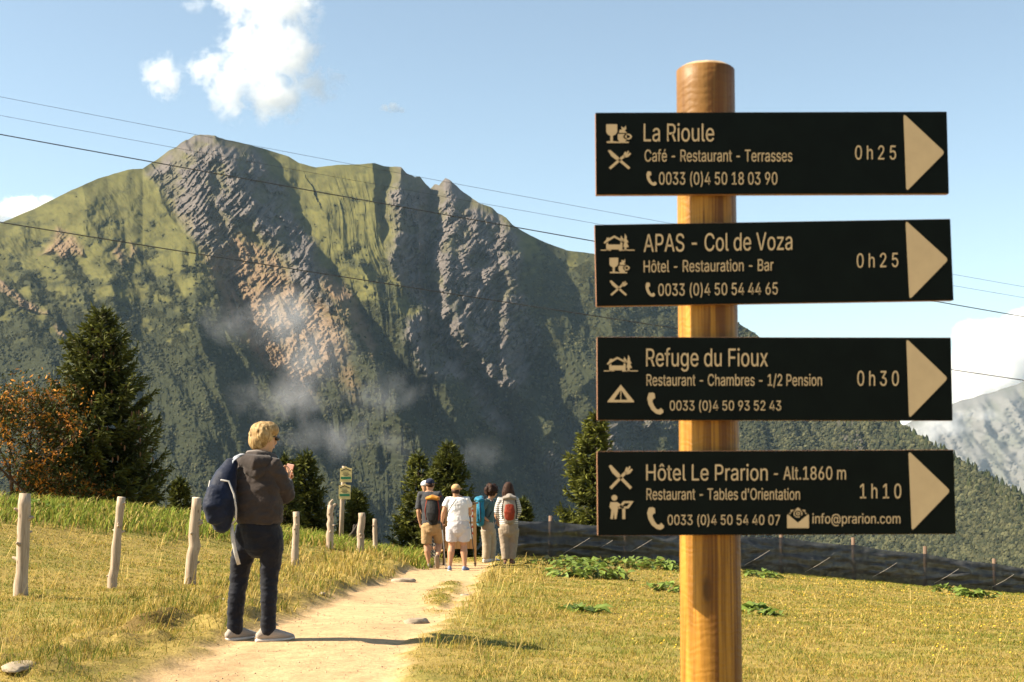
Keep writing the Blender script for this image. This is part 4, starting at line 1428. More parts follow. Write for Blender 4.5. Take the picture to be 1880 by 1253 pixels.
def stake(pb, pt, d, wpx, seed, label, knobs=7, fork=False):
    b = at(*pb, d); t = at(*pt, d)
    bz = gz(b.x, b.y)
    rr = np.random.default_rng(seed)
    root_loc = Vector((b.x, b.y, bz))
    r = wpx / FPX * d / 2
    ax_ = Vector((t.x - b.x, rr.uniform(-.05, .05), t.z - bz))
    bm = bmesh.new()
    m = 9
    pts = [ax_ * (k / m) + Vector((rr.normal(0, .10 * r), rr.normal(0, .10 * r), 0)) * (0 < k < m) for k in range(m + 1)]
    pts.insert(0, -ax_ * .12)
    rad = [r * (1.18 - .22 * k / m) * (1 + rr.normal(0, .045)) for k in range(m + 2)]
    fs = tube(bm, pts, rad, 14, 'flat')
    fs[-1].material_index = 1
    for k in range(knobs):
        f = rr.uniform(.12, .95); a = rr.choice([math.pi, 0, -1.4, -1.9, 1.2]) + rr.normal(0, .35)
        c = ax_ * f + Vector((math.cos(a), math.sin(a), 0)) * r * .8
        dv = Vector((math.cos(a), math.sin(a), rr.uniform(-.1, .6)))
        l = rr.uniform(.35, .95) * r
        tube(bm, [c - dv * r * .4, c, c + dv * l], [r * .50, r * .40, r * .20], 8)
    if fork:
        tp_ = ax_
        tube(bm, [tp_ * .86, tp_ * .97 + Vector((r * .5, 0, 0)), tp_ * 1.02 + Vector((r * 1.3, 0, 0))], [r * .8, r * .6, r * .42], 8)
        tube(bm, [tp_ * .92, tp_ * 1.05 + Vector((-.2 * r, 0, 0)), tp_ * 1.12 + Vector((r * .5, 0, 0))], [r * .7, r * .5, r * .3], 8)
    o = bm_obj("fence_post", bm, [m_stake, m_stake_end])
    o.location = root_loc
    return tag(o, label, "post", "weathered wooden posts along the left of the path")


stake((38, 1100), (46, 906), 15.8, 22, 1, "tall knotty post with a side spur, leftmost and nearest of the row", 8)
stake((206, 1083), (224, 913), 17.9, 15.5, 2, "leaning knobbly post in front of the big spruce", 8)
stake((349, 1074), (363, 914), 19.2, 19, 3, "post with a flared top just left of the blue backpack", 6)
stake((541, 1044), (543, 940), 25, 12.5, 4, "smooth post just right of the woman's trouser leg", 3)
stake((605, 1008), (607, 928), 27.2, 12, 5, "crooked post with a forked top left of the yellow trail sign", 4, True)
stake((660, 1024), (664, 942), 28, 13, 6, "stout post in the dry grass right of the yellow trail sign", 4)
stake((689, 1024), (688, 953), 29.3, 8.5, 7, "thinnest post, last of the row before the trees", 3)

# ------------------------------------------------------------------ stones, and a flat slab at the corner
m_stone = simple("pale_stone", (.30, .24, .17), .9, .35, 14, .4, .01)


def stone(px, py, d, s, seed, label, mat=None):
    c = at(px, py, d)
    bm = bmesh.new()
    bmesh.ops.create_icosphere(bm, subdivisions=3, radius=1)
    rr = np.random.default_rng(seed)
    for v in bm.verts:
        p = v.co
        k = 1 + .22 * float(perlin(np.array([p.x * 1.6 + seed]), np.array([p.y * 1.6 + p.z * 2.1]), seed)[0])
        v.co = Vector((p.x * s[0] * k, p.y * s[1] * k, max(-.5, min(.75, p.z * k)) * s[2]))
    o = bm_obj("stone", bm, mat or m_stone, None, True)
    o.location = (c.x, c.y, gz(c.x, c.y) + .1 * s[2]); o.rotation_euler = (0, 0, rr.uniform(0, 3))
    return tag(o, label, "stone")


GS = "stones along the footpath"
stone(36, 1252, 8.7, (.17, .10, .030), 1, "flat grey brown slab of stone at the bottom left corner")["group"] = GS
stone(765, 1137, 13.0, (.13, .09, .05), 2, "pale flat rock bedded in the right edge of the path")["group"] = GS
stone(740, 1060, 23.5, (.22, .15, .07), 3, "whitish rock breaking the path near the hikers")["group"] = GS
stone(592, 1094, 16.9, (.04, .035, .025), 4, "small light stone on the left side of the path")["group"] = GS
stone(853, 1082, 19.5, (.07, .06, .03), 5, "small white stone at the right rut of the path")["group"] = GS
stone(412, 1105, 14.0, (.035, .03, .03), 6, "little white stone on the bank left of the woman")["group"] = GS
# ------------------------------------------------------------------ netting fence along the edge
m_net, nt, b = nodemat("black_netting")
v = objvec(nt)
fn = noise(nt, 5, 4, v)
nt.links.new(ramp(nt, fn, [(.3, (.022, .023, .026)), (.7, (.075, .075, .075))]), b.inputs["Base Color"])
b.inputs["Roughness"].default_value = .45
b.inputs["Specular IOR Level"].default_value = .35
tr_ = nt.nodes.new("ShaderNodeBsdfTransparent")
mx = nt.nodes.new("ShaderNodeMixShader"); mx.inputs[0].default_value = .88
nt.links.new(tr_.outputs[0], mx.inputs[1]); nt.links.new(b.outputs[0], mx.inputs[2])
nt.links.new(mx.outputs[0], nt.nodes["Material Output"].inputs[0])
m_rail = wood("fence_rail", (.03, .025, .02), (.05, .04, .03), (.07, .055, .045), 1.0, False, 0, .8)
m_fpost = wood("fence_post_wood", (.12, .075, .05), (.19, .125, .085), (.25, .17, .12), 1.0, False, 0, .8)
m_line = simple("light_cord", (.26, .23, .20), .7, .1, 30, 0)

FP = [(930, 31.6), (1010, 32.0), (1150, 32.6), (1300, 33.2), (1436, 33.8), (1570, 34.3), (1700, 34.8), (1829, 35.2), (1960, 35.7), (2080, 36.2)]
TOPY = [953, 957, 966, 977, 987, 1001, 1017, 1035, 1052, 1068]      # top edge of the net in the photograph
fence = empty("netting_fence", tuple(at(1010, 1024, 32.0)), "long low fence of black netting and rails along the drop", "fence")
f0 = Vector(fence.location)
pts = []
for (px, d), ty in zip(FP, TOPY):
    t = at(px, ty, d); g = gz(t.x, t.y)
    pts.append((t.x, t.y, g, t.z))
for i, (x, y, g, tz) in enumerate(pts):
    bm = bmesh.new()
    lean = .02 * math.sin(i * 2.3)
    fs = tube(bm, [Vector((x, y + .13, g - .25)) - f0, Vector((x + lean, y + .13, tz + .17 - .06 * (i % 3 == 1))) - f0], [.052, .046], 12, 'flat')
    bm_obj("post", bm, m_fpost, fence)
for i in range(len(pts) - 1):
    a, c = pts[i], pts[i + 1]
    for hgt in (.25, .52, .80):
        bm = bmesh.new()
        p = Vector((a[0], a[1] + .21, a[2] + (a[3] - a[2]) * hgt)) - f0; q = Vector((c[0], c[1] + .21, c[2] + (c[3] - c[2]) * hgt)) - f0
        dd = (q - p)
        rot = dd.to_track_quat('X', 'Z').to_matrix()
        box(bm, (p + q) / 2, (dd.length * .985, .03, .09), rot)
        bm_obj("rail", bm, m_rail, fence, smooth=False)
# the net: a sagging, rippling sheet
nu, nv = 420, 26
xs = np.linspace(pts[0][0], pts[-1][0], nu)
px_ = np.array(pts)
ys = np.interp(xs, px_[:, 0], px_[:, 1]); gs = gheight(xs, ys) + .02; tops = np.interp(xs, px_[:, 0], px_[:, 3])
seg = np.interp(xs, px_[:, 0], np.arange(len(pts)))
sag = np.sin((seg % 1) * np.pi)
tops = tops - .035 * sag + .012 * fbm(xs * 2, xs * 0, 3, 141)
vv = np.linspace(0, 1, nv)
X = np.repeat(xs[None], nv, 0)
Z = gs[None] + vv[:, None] * (tops - gs)[None]
rip = fbm(X * .9, Z * 3.6 + .25 * X, 4, 143, .5, ridged=True) * .17 + .035 * fbm(X * 2.4, Z * 9, 3, 144)
Y = ys[None] - .035 - (rip + .05) * np.sin(vv * np.pi)[:, None] ** .6 * (.25 + .75 * sag[None])
V = np.stack([X, Y, Z], -1).reshape(-1, 3) - np.array(f0)[None]
idx = np.arange(nu * nv).reshape(nv, nu)
q = np.stack([idx[:-1, :-1], idx[:-1, 1:], idx[1:, 1:], idx[1:, :-1]], -1).reshape(-1, 4)
mesh_np("netting", V, quads=q, mat=m_net, parent=fence)
# pale cords strung slantwise over the net
for i, (x, h0, ln) in enumerate([(1.15, .12, 1.0), (2.7, .25, .8), (3.9, .1, .7), (4.7, .3, .5), (5.4, .15, 1.0), (6.9, .1, 1.0), (8.6, .12, 1.0), (10.2, .1, 1.0), (11.7, .12, .9), (2.0, .3, .45)]):
    yb = float(np.interp(x, px_[:, 0], px_[:, 1])) - .15; g = gz(x, yb)
    bm = bmesh.new()
    tube(bm, [Vector((x, yb, g + h0)) - f0, Vector((x + .30 * ln, yb - .06, g + h0 + .17 * ln)) - f0, Vector((x + .58 * ln, yb - .04, g + h0 + .34 * ln)) - f0], [.0055] * 3, 5)
    bm_obj("cord", bm, m_line, fence)

# ------------------------------------------------------------------ yellow hiking sign on its pole
m_yel = simple("cream_enamel", (.62, .47, .19), .5, .08, 12, .02, spec=.3)
m_grn = simple("green_strip", (.02, .15, .07), .5, .2, 40, 0)
m_ink = simple("dark_ink", (.03, .025, .02), .6, .1, 30, 0)
PD = 31.0
b0 = at(626, 994, PD); g0 = gz(b0.x, b0.y)
pole = empty("trail_marker", (b0.x, b0.y, g0), "thin wooden pole with two cream hiking plates above the dry grass", "sign")
k = PD / FPX
Z0 = (994 - 830) * -k - g0


def zz(py): return (830 - py) * k * 1.0 - g0


bm = bmesh.new()
tube(bm, [(0, 0, -.2), (.02, 0, zz(915)), (.055, 0, zz(856))], [.052, .048, .045], 12, 'flat')
bm_obj("pole", bm, m_stake, pole)
for cx, (ya, yb) in ((634.5, (857, 885)), (632.5, (888, 916))):
    cxm = (cx - 626) * k
    w = 21.5 * k / 2
    bm = bmesh.new()
    h0, h1, hp = zz(yb), zz(ya + 3), zz(ya - 1)
    loop = [(cxm - w, h0), (cxm + w, h0), (cxm + w, h1), (cxm + w * .35, h1 + (hp - h1) * .3), (cxm, hp), (cxm - w * .35, h1 + (hp - h1) * .3), (cxm - w, h1)]
    fr = [bm.verts.new((x, -.062, z)) for x, z in loop]
    f = bm.faces.new(fr)
    e = bmesh.ops.extrude_face_region(bm, geom=[f])
    for gme in e['geom']:
        if isinstance(gme, bmesh.types.BMVert): gme.co.y += .012
    pl = bm_obj("plate", bm, m_yel, pole, smooth=False)
    bm = bmesh.new()
    box(bm, (cxm, -.0655, h0 + (h1 - h0) * .30), (w * 1.72, .005, (h1 - h0) * .17))
    bm_obj("green_strip", bm, m_grn, pl, smooth=False)
    for sg in (-1, 1):
        bm = bmesh.new()
        box(bm, (cxm + sg * w * .40, -.0655, h1 - (h1 - h0) * .10), (w * .95, .005, .018), Matrix.Rotation(sg * .42, 3, 'Y'))
        bm_obj("roof_mark", bm, m_ink, pl, smooth=False)
    for j, ww in ((.66, .9), (.57, 1.2), (.48, .75)):
        bm = bmesh.new()
        box(bm, (cxm, -.0655, h0 + (h1 - h0) * j), (w * ww, .004, .010))
        bm_obj("print_line", bm, m_ink, pl, smooth=False)

# two rough stakes leaning together behind it
s0 = at(648, 998, 31.6); sg_ = gz(s0.x, s0.y)
bm = bmesh.new()
tube(bm, [(-.28, 0, -.05), (.0, 0, .28), (.10, 0, .44)], [.03, .035, .03], 8)
tube(bm, [(-.01, .03, -.15), (.015, .03, .2), (.03, .03, .42)], [.042, .04, .036], 8)
o = bm_obj("brace_stake", bm, m_rail)
o.location = (s0.x, s0.y, sg_)
tag(o, "short dark stake propped by a slanting brace beside the trail sign", "stake")

# ------------------------------------------------------------------ information board behind the hikers
ID = 29.9
i0 = at(848, 1022, ID); ig = gz(i0.x, i0.y)
ib = empty("information_board", (i0.x, i0.y, ig), "wooden information board with white notices behind the white shorts", "board")
kk = ID / FPX
m_brd = wood("board_wood", (.40, .22, .08), (.52, .31, .13), (.6, .38, .18), 1.0, False, 0, .7)
m_frm = wood("dark_frame", (.10, .06, .03), (.16, .10, .06), (.2, .13, .08), 1.0, False, 0, .7)
m_paper = simple("notice_paper", (.72, .70, .66), .7, .04, 10, 0)
m_red = simple("red_ink", (.5, .10, .05), .7, .1, 10, 0)
zt = (830 - 926) * kk - ig; zb = (830 - 1006) * kk - ig
W = .62
bm = bmesh.new(); box(bm, (-.05, 0, (zt + zb) / 2), (W, .03, zt - zb), bev=.004); bm_obj("panel", bm, m_brd, ib, smooth=False)
for sx_ in (-1, 1):
    bm = bmesh.new(); box(bm, (-.05 + sx_ * (W / 2 + .02), .01, (zt + .03 - .2) / 2 + .0), (.045, .06, zt + .03 + .2), bev=.004); bm_obj("leg", bm, m_frm if sx_ < 0 else m_brd, ib, smooth=False)
bm = bmesh.new(); box(bm, (-.05, .0, zt + .035), (W + .16, .08, .035), bev=.004); bm_obj("top_rail", bm, m_frm, ib, smooth=False)
bm = bmesh.new(); tube(bm, [(-.30, .02, zb), (-.62, .25, zb * .6), (-1.0, .5, .0)], [.028, .028, .028], 6); bm_obj("brace", bm, m_brd, ib)
for (z0_, z1_) in ((.93, .62), (.57, .22)):
    hz_ = zt - zb
    bm = bmesh.new(); box(bm, (-.03, -.0185, zb + hz_ * (z0_ + z1_) / 2), (W * .84, .005, hz_ * (z0_ - z1_)))
    nt_ = bm_obj("notice", bm, m_paper, ib, smooth=False)
    for q in range(4):
        bm = bmesh.new()
        box(bm, (-.01, -.0225, zb + hz_ * (z1_ + (z0_ - z1_) * (.18 + .22 * q))), (W * .55, .003, .014))
        bm_obj("print_line", bm, m_ink, nt_, smooth=False)
    for q in range(2):
        bm = bmesh.new()
        zc = zb + hz_ * (z1_ + (z0_ - z1_) * (.40 + .42 * q))
        vv_ = [bm.verts.new(p) for p in ((.19, -.0225, zc - .03), (.25, -.0225, zc - .03), (.22, -.0225, zc + .03))]
        bm.faces.new(vv_)
        bm_obj("red_mark", bm, m_red, nt_, smooth=False)

# ------------------------------------------------------------------ lift cables across the valley
m_cable = simple("steel_cable", (.03, .03, .032), .5, .1, 5, 0, spec=.4)


def cable(p, d0, d1, r, label):
    """p: pixels along the cable from left to right; it runs on well past both edges"""
    pp = np.array(p, float)
    co = np.polyfit(pp[:, 0], pp[:, 1], 2 if len(pp) > 2 else 1)
    P = []
    for x in np.linspace(-900, 2800, 60):
        xx = min(max(x, -150), 2030)
        y = np.polyval(co, xx) + (x - xx) * np.polyval(np.polyder(co), xx)
        d = d0 + (d1 - d0) * (x + 900) / 3700
        P.append(at(x, y, d))
    bm = bmesh.new()
    tube(bm, P, [r] * len(P), 6, 'flat')
    o = bm_obj("cable", bm, m_cable)
    return tag(o, label, "cable", "cables crossing the sky and mountain")


cable([(0, 178), (620, 297), (1200, 405), (1880, 527)], 150, 210, .022, "highest and faintest cable, just clearing the mountain peak")
cable([(0, 212), (310, 270), (1090, 410), (1880, 547)], 150, 210, .022, "faint cable second from the top, meeting the summit's left side")
cable([(0, 247), (540, 345), (1090, 443), (1880, 582)], 120, 165, .050, "black cable crossing just below the summit rocks")
cable([(0, 408), (600, 505), (1240, 602), (1880, 699)], 120, 165, .050, "lowest black cable, crossing the brown scree")
# ------------------------------------------------------------------ people
m_skin = simple("skin", (.42, .225, .13), .55, .08, 30, .05, .002, spec=.3)
m_skin_pale = simple("skin_fair", (.50, .28, .17), .55, .08, 30, .05, .002, spec=.3)


def fabric(name, c, var=.2, rough=.85, weave=260):
    m, nt, b = nodemat(name)
    v = objvec(nt)
    f = noise(nt, 9, 5, v, .6); g = noise(nt, weave, 2, v)
    c0 = tuple(x * (1 - var) for x in c); c1 = tuple(min(1, x * (1 + var)) for x in c)
    nt.links.new(ramp(nt, f, [(.3, c0), (.7, c1)]), b.inputs["Base Color"])
    b.inputs["Roughness"].default_value = rough
    b.inputs["Specular IOR Level"].default_value = .12
    b.inputs["Sheen Weight"].default_value = .12
    ad = nt.nodes.new("ShaderNodeMath"); ad.operation = 'MULTIPLY_ADD'; ad.inputs[1].default_value = .15
    nt.links.new(g, ad.inputs[0]); nt.links.new(f, ad.inputs[2])
    bump(nt, b, ad.outputs[0], .5, .012)
    return m


def striped(name, c0, c1, scale, direction='Z', width=.5):
    m, nt, b = nodemat(name)
    w = nt.nodes.new("ShaderNodeTexWave"); w.wave_type = 'BANDS'; w.bands_direction = direction
    w.inputs["Scale"].default_value = scale; w.inputs["Distortion"].default_value = .6; w.inputs["Detail"].default_value = 1
    nt.links.new(objvec(nt), w.inputs["Vector"])
    nt.links.new(ramp(nt, w.outputs["Fac"], [(width - .08, c0), (width + .08, c1)]), b.inputs["Base Color"])
    b.inputs["Roughness"].default_value = .9
    return m


def hairmat(name, c0, c1, c2):
    m, nt, b = nodemat(name)
    f = noise(nt, 38, 4, objvec(nt, (1, 1, .18)), .7, .8)
    nt.links.new(ramp(nt, f, [(.3, c0), (.5, c1), (.7, c2)]), b.inputs["Base Color"])
    b.inputs["Roughness"].default_value = .6
    b.inputs["Specular IOR Level"].default_value = .15
    bump(nt, b, f, .8, .012)
    return m


def hand(bm, wrist, d, palm, curl=.5, s=1.0, side=1):
    """palm, four unequal bent fingers and a thumb leaving the side of the palm"""
    wrist = Vector(wrist); d = Vector(d).normalized(); palm = Vector(palm)
    palm = (palm - d * palm.dot(d)).normalized(); across = d.cross(palm).normalized() * side
    e = wrist + d * .085 * s
    tube(bm, [wrist, wrist + d * .045 * s, e], [(.028 * s, .019 * s), (.038 * s, .017 * s), (.038 * s, .014 * s)], 12, up=across)
    for k, (off, ln) in enumerate(((-.029, .066), (-.010, .077), (.010, .071), (.028, .054))):
        p = e + across * off * s - d * .006 * s
        pts = [p]; a = curl * .35
        for j, part in enumerate((.45, .30, .25)):
            a += curl * (.55 + .12 * k)
            p = p + (d * math.cos(a) + palm * math.sin(a)) * ln * part * s
            pts.append(p)
        tube(bm, pts, [.0094 * s, .0088 * s, .0082 * s, .007 * s], 8)
    p = wrist + d * .028 * s - across * .030 * s
    q = p + (d * .6 - across * .75 + palm * .35).normalized() * .038 * s
    r_ = q + (d * .85 - across * .15 + palm * (.3 + .5 * curl)).normalized() * .034 * s
    tube(bm, [p, q, r_], [.013 * s, .0105 * s, .008 * s], 8)


def head(bm, c, fdir, s=1.0, nod=0.0):
    """skull, jaw, nose, brows, lips and ears"""
    f = Vector((fdir[0], fdir[1], 0)).normalized()
    f = Vector((f.x * math.cos(nod), f.y * math.cos(nod), -math.sin(nod)))
    r_ = f.cross(Vector((0, 0, 1))).normalized(); u = r_.cross(f)
    c = Vector(c)

    def P(a, b_, h): return c + r_ * a * s + f * b_ * s + u * h * s
    tube(bm, [P(0, -.012, -.10), P(0, -.008, -.03), P(0, -.012, .040), P(0, -.012, .062)], [(.050 * s, .066 * s), (.070 * s, .088 * s), (.072 * s, .092 * s), (.056 * s, .072 * s)], 16, up=r_)
    tube(bm, [P(0, .052, -.092), P(0, .045, -.06)], [(.030 * s, .026 * s), (.045 * s, .034 * s)], 10, up=r_)
    tube(bm, [P(0, .082, .012), P(0, .103, -.028), P(0, .086, -.042)], [.010 * s, .0135 * s, .012 * s], 8)
    tube(bm, [P(-.022, .083, -.066), P(0, .090, -.064), P(.022, .083, -.066)], [.006 * s, .008 * s, .006 * s], 6)
    tube(bm, [P(-.045, .070, .024), P(0, .085, .022), P(.045, .070, .024)], [.009 * s, .009 * s, .009 * s], 6)
    for sg in (-1, 1):
        tube(bm, [P(sg * .074, -.012, -.03), P(sg * .079, -.018, .0), P(sg * .078, -.020, .022)], [.008 * s, .013 * s, .010 * s], 8)
    return f, r_, u


def build_body(root, J, skin, s=1.0, vox=.008):
    """one continuous figure from its joints"""
    bm = bmesh.new()
    r_ = Vector((J['r'][0], J['r'][1], 0)).normalized()
    pel, ch, nb = Vector(J['pelvis']), Vector(J['chest']), Vector(J['neck'])
    w = J.get('w', 1.0)
    tube(bm, [pel - Vector((0, 0, .06)), pel + Vector((0, 0, .05)), pel.lerp(ch, .55), ch, ch.lerp(nb, .6)],
         [(.14 * w, .10 * w), (.15 * w, .11 * w), (.125 * w, .095 * w), (.15 * w, .105 * w), (.12 * w, .07 * w)], 18, up=r_)
    hc = Vector(J['head'])
    tube(bm, [ch.lerp(nb, .7), nb, nb.lerp(hc, .6)], [.062, .055, .052], 12)
    head(bm, hc, J['face'], J.get('hs', 1.0), J.get('nod', 0))
    for k in 'lr':
        sh, el, wr = (Vector(J[n + k]) for n in ('sh_', 'el_', 'wr_'))
        tube(bm, [ch.lerp(nb, .5), sh], [.055, .052], 10)
        tube(bm, [sh, sh.lerp(el, .4), el], [.050 * w, .047 * w, .037 * w], 12)
        tube(bm, [el, el.lerp(wr, .35), wr], [.038 * w, .040 * w, .025 * w], 12)
        hd, pm_, cu = J.get('hand_' + k, ((wr - el), (0, 1, 0), .6))
        hand(bm, wr, hd, pm_, cu, 1.0, 1 if k == 'l' else -1)
        hp, kn, an = (Vector(J[n + k]) for n in ('hp_', 'kn_', 'an_'))
        q = J.get('lw', 1.0) * w
        tube(bm, [pel, hp, hp.lerp(kn, .5), kn], [.10 * q, .088 * q, .074 * q, .054 * q], 14)
        lw = J.get('calf', 1.0) * J.get('lw', 1.0)
        back = J.get('back', Vector((0, -.014, 0)))
        tube(bm, [kn, kn.lerp(an, .3) + back, kn.lerp(an, .65) + back * .4, an], [.055 * q, .057 * w * lw, .042 * w * lw, .034 * w], 14)
        td = Vector(J['toe_' + k]).normalized()
        tube(bm, [an, an + td * .05 - Vector((0, 0, .045)), an + td * .14 - Vector((0, 0, .058))], [.035, .034, .026], 10)
    return remesh("body", bm, vox, skin, root, 4)


def shoe(root, an, td, mat, msole, s=1.0, boot=False, name="shoe"):
    an = Vector(an); td = Vector(td).normalized()
    sd = td.cross(Vector((0, 0, 1)))
    sd = sd.normalized() if sd.length > .05 else Vector((1, 0, 0))
    un = sd.cross(td).normalized()
    hz_ = .075 * s

    def P(a, h): return an + td * a * s + un * (h * s - hz_)
    bm = bmesh.new()
    tube(bm, [P(-.055, .035), P(0, .045), P(.07, .04), P(.14, .028), P(.185, .022)], [(.034 * s, .034 * s), (.038 * s, .046 * s), (.042 * s, .038 * s), (.043 * s, .026 * s), (.030 * s, .016 * s)], 14, up=sd)
    tube(bm, [P(-.02, .045), P(-.022, .062 + .06 * boot)], [(.038 * s, .046 * s), (.037 * s, .045 * s)], 14, up=sd)
    o = remesh(name, bm, .008, mat, root, 3)
    bm = bmesh.new()
    tube(bm, [P(-.075, .0), P(-.03, .0), P(.07, .0), P(.15, .004), P(.195, .012)], [(.030 * s, .016 * s), (.041 * s, .016 * s), (.045 * s, .015 * s), (.045 * s, .013 * s), (.024 * s, .009 * s)], 14, up=sd)
    bm_obj("sole", bm, msole, o)
    bm = bmesh.new()
    for q in range(4):
        a = .045 + .024 * q; h = .083 - .011 * q
        tube(bm, [P(a, h - .012) - sd * .024 * s, P(a, h) , P(a, h - .012) + sd * .024 * s], [.0035 * s] * 3, 5)
    bm_obj("lace", bm, msole, o)
    return o


def straps(bm, pts, w, t, up):
    tube(bm, pts, [(w, t)] * len(pts), 8, 'flat', up=up)


# ---- the woman in the foreground --------------------------------------------------
WD = 11.05
KW = 2611 / WD
wp = at(472, 1170, WD)
woman = empty("person", (wp.x, wp.y, gz(wp.x, wp.y) + .004), "person with short blonde hair in a brown grey hoodie, standing alone on the near path", "person")


def W(px, py, y=0.0): return Vector(((px - 472) / KW, y, (1170 - py) / KW))


Jw = dict(r=(.80, -.60), face=(.76, .65), nod=.16, hs=1.0, w=1.05,
          pelvis=W(472, 962), chest=W(468, 872), neck=W(472, 836, .0), head=W(481, 803, .02),
          sh_l=W(436, 858, .09), el_l=W(452, 905, .26), wr_l=W(500, 884, .32), sh_r=W(502, 858, -.08), el_r=W(519, 909, .02), wr_r=W(514, 884, .19),
          lw=.82, hand_l=((.75, .1, .55), (.3, -.9, .1), .7), hand_r=((.15, .55, .75), (-.6, -.2, .2), .75),
          hp_l=W(452, 972, .03), kn_l=W(438, 1056, .05), an_l=W(431, 1151, .03), hp_r=W(493, 972, -.03), kn_r=W(493, 1056, .01), an_r=W(492, 1151, -.02),
          toe_l=(.62, .78, 0), toe_r=(.90, .42, 0))
build_body(woman, Jw, m_skin_pale, vox=.006)
m_hood = fabric("hoodie_fleece", (.040, .031, .028), .22)
m_lining = fabric("hood_lining", (.19, .165, .15), .15)
m_trs = fabric("navy_trousers", (.0075, .0085, .014), .3, .7)
bm = bmesh.new()
rv = Vector((.80, -.60, 0))
tube(bm, [W(473, 958), W(473, 944), W(470, 915), W(469, 885), W(470, 862), W(471, 849), W(472, 842)],
     [(.182, .150), (.196, .160), (.196, .158), (.197, .152), (.185, .130), (.135, .098), (.085, .08)], 24, 'flat', up=rv)
for k in 'lr':
    sh, el, wr = Jw['sh_' + k], Jw['el_' + k], Jw['wr_' + k]
    tube(bm, [W(471, 856), sh, sh.lerp(el, .5), el, el.lerp(wr, .5), wr.lerp(el, .10)], [.082, .078, .071, .068, .057, .046], 16)
hood = remesh("hoodie", bm, .0075, m_hood, woman, 5, (.017, 5, 8, 5))
# the thrown-back hood and its paler edge
bm = bmesh.new()
tube(bm, [W(447, 852, -.02), W(452, 846, -.10), W(470, 850, -.15), W(490, 848, -.10), W(497, 846, -.01)], [(.040, .05), (.050, .055), (.058, .066), (.050, .055), (.036, .045)], 14)
tube(bm, [W(457, 862, -.13), W(474, 868, -.155), W(490, 862, -.12)], [.035, .05, .035], 12)
tube(bm, [W(450, 842, .04), W(456, 838, -.06), W(472, 838, -.095), W(488, 838, -.06), W(494, 840, .05)], [.034, .038, .040, .038, .032], 12)
remesh("hood", bm, .007, m_hood, hood, 4, (.006, 12, 9, 8))
bm = bmesh.new()
tube(bm, [W(449, 836, .06), W(452, 831, -.045), W(470, 829, -.088), W(488, 833, -.055), W(495, 837, .03)], [(.013, .020)] * 5, 10)
bm_obj("hood_lining", bm, m_lining, hood)
bm = bmesh.new()
tube(bm, [W(473, 951), W(473, 959)], [(.190, .154), (.186, .150)], 28, None, up=rv)
bm_obj("waistband", bm, m_hood, hood)
# trousers
bm = bmesh.new()
tube(bm, [W(473, 952), W(473, 972), W(472, 992)], [(.170, .140), (.172, .145), (.150, .125)], 22, up=rv)
tube(bm, [W(454, 972, .03), W(447, 1002, .03), W(440, 1030, .04), W(436, 1056, .05), W(433, 1090, .03), W(431, 1125, .02), W(431, 1151, .02)],
     [(.096, .11), (.088, .10), (.074, .086), (.062, .074), (.057, .070), (.050, .062), (.048, .060)], 18, up=rv)
tube(bm, [W(491, 972, -.03), W(497, 1002, -.02), W(495, 1030, .0), W(493, 1056, .0), W(493, 1090, -.02), W(493, 1125, -.03), W(493, 1151, -.03)],
     [(.096, .11), (.086, .10), (.072, .084), (.060, .072), (.054, .066), (.048, .060), (.047, .058)], 18, up=rv)
remesh("trousers", bm, .0075, m_trs, woman, 4, (.010, 6, 11, 3))
m_shoe = fabric("grey_trainer", (.30, .26, .22), .2, .7)
m_sole = simple("pale_sole", (.55, .50, .44), .7, .1, 40, .1)
shoe(woman, W(431, 1150, .02), (.66, .74, .0), m_shoe, m_sole, 1.04)
shoe(woman, W(492, 1150, -.03), (.93, .36, .0), m_shoe, m_sole, 1.05)
# hair: a short bob in locks
m_blond = hairmat("blonde_hair", (.12, .065, .025), (.34, .22, .095), (.56, .41, .22))
bm = bmesh.new()
hc = Jw['head']
ball(bm, hc + Vector((-.020, -.012, .026)), (.094, .098, .100), 3)
ball(bm, hc + Vector((-.045, -.025, -.028)), (.080, .082, .080), 3)
ball(bm, hc + Vector((.022, .004, .058)), (.084, .088, .066), 3)
rr = np.random.default_rng(77)
for q in range(46):
    a = rr.uniform(1.7, 5.6); e0 = rr.uniform(.0, 1.3)
    d0 = Vector((math.cos(a) * math.cos(e0), math.sin(a) * math.cos(e0), math.sin(e0)))
    d1 = Vector((math.cos(a + .25), math.sin(a + .25), e0 - .75)).normalized()
    b0_ = hc + Vector((-.020, -.012, .022))
    tube(bm, [b0_ + Vector((d0.x * .086, d0.y * .090, d0.z * .094)), b0_ + Vector(((d0 + d1).normalized().x * .098, (d0 + d1).normalized().y * .100, (d0 + d1).normalized().z * .098)), b0_ + Vector((d1.x * .094, d1.y * .094, d1.z * .125))], [.008, .011, .006], 6)
remesh("hair", bm, .0055, m_blond, woman, 7, (.0025, 60, 10, 6))
m_glass = simple("dark_lens", (.01, .01, .012), .15, .05, 10, 0, spec=.6)
bm = bmesh.new()
fv = Vector((.76, .65, -.14)).normalized(); rg = fv.cross(Vector((0, 0, 1))).normalized()
for sg in (-1, 1):
    ball(bm, hc + fv * .088 + rg * .033 * sg + Vector((0, 0, .004)), (.024, .024, .019), 2)
    tube(bm, [hc + fv * .086 + rg * .056 * sg + Vector((0, 0, .010)), hc + fv * .0 + rg * .080 * sg + Vector((0, 0, .008))], [.0042, .0042], 6)
tube(bm, [hc + fv * .098 - rg * .02, hc + fv * .102 + Vector((0, 0, .008)), hc + fv * .098 + rg * .02], [.004] * 3, 6)
bm_obj("sunglasses", bm, m_glass, woman)
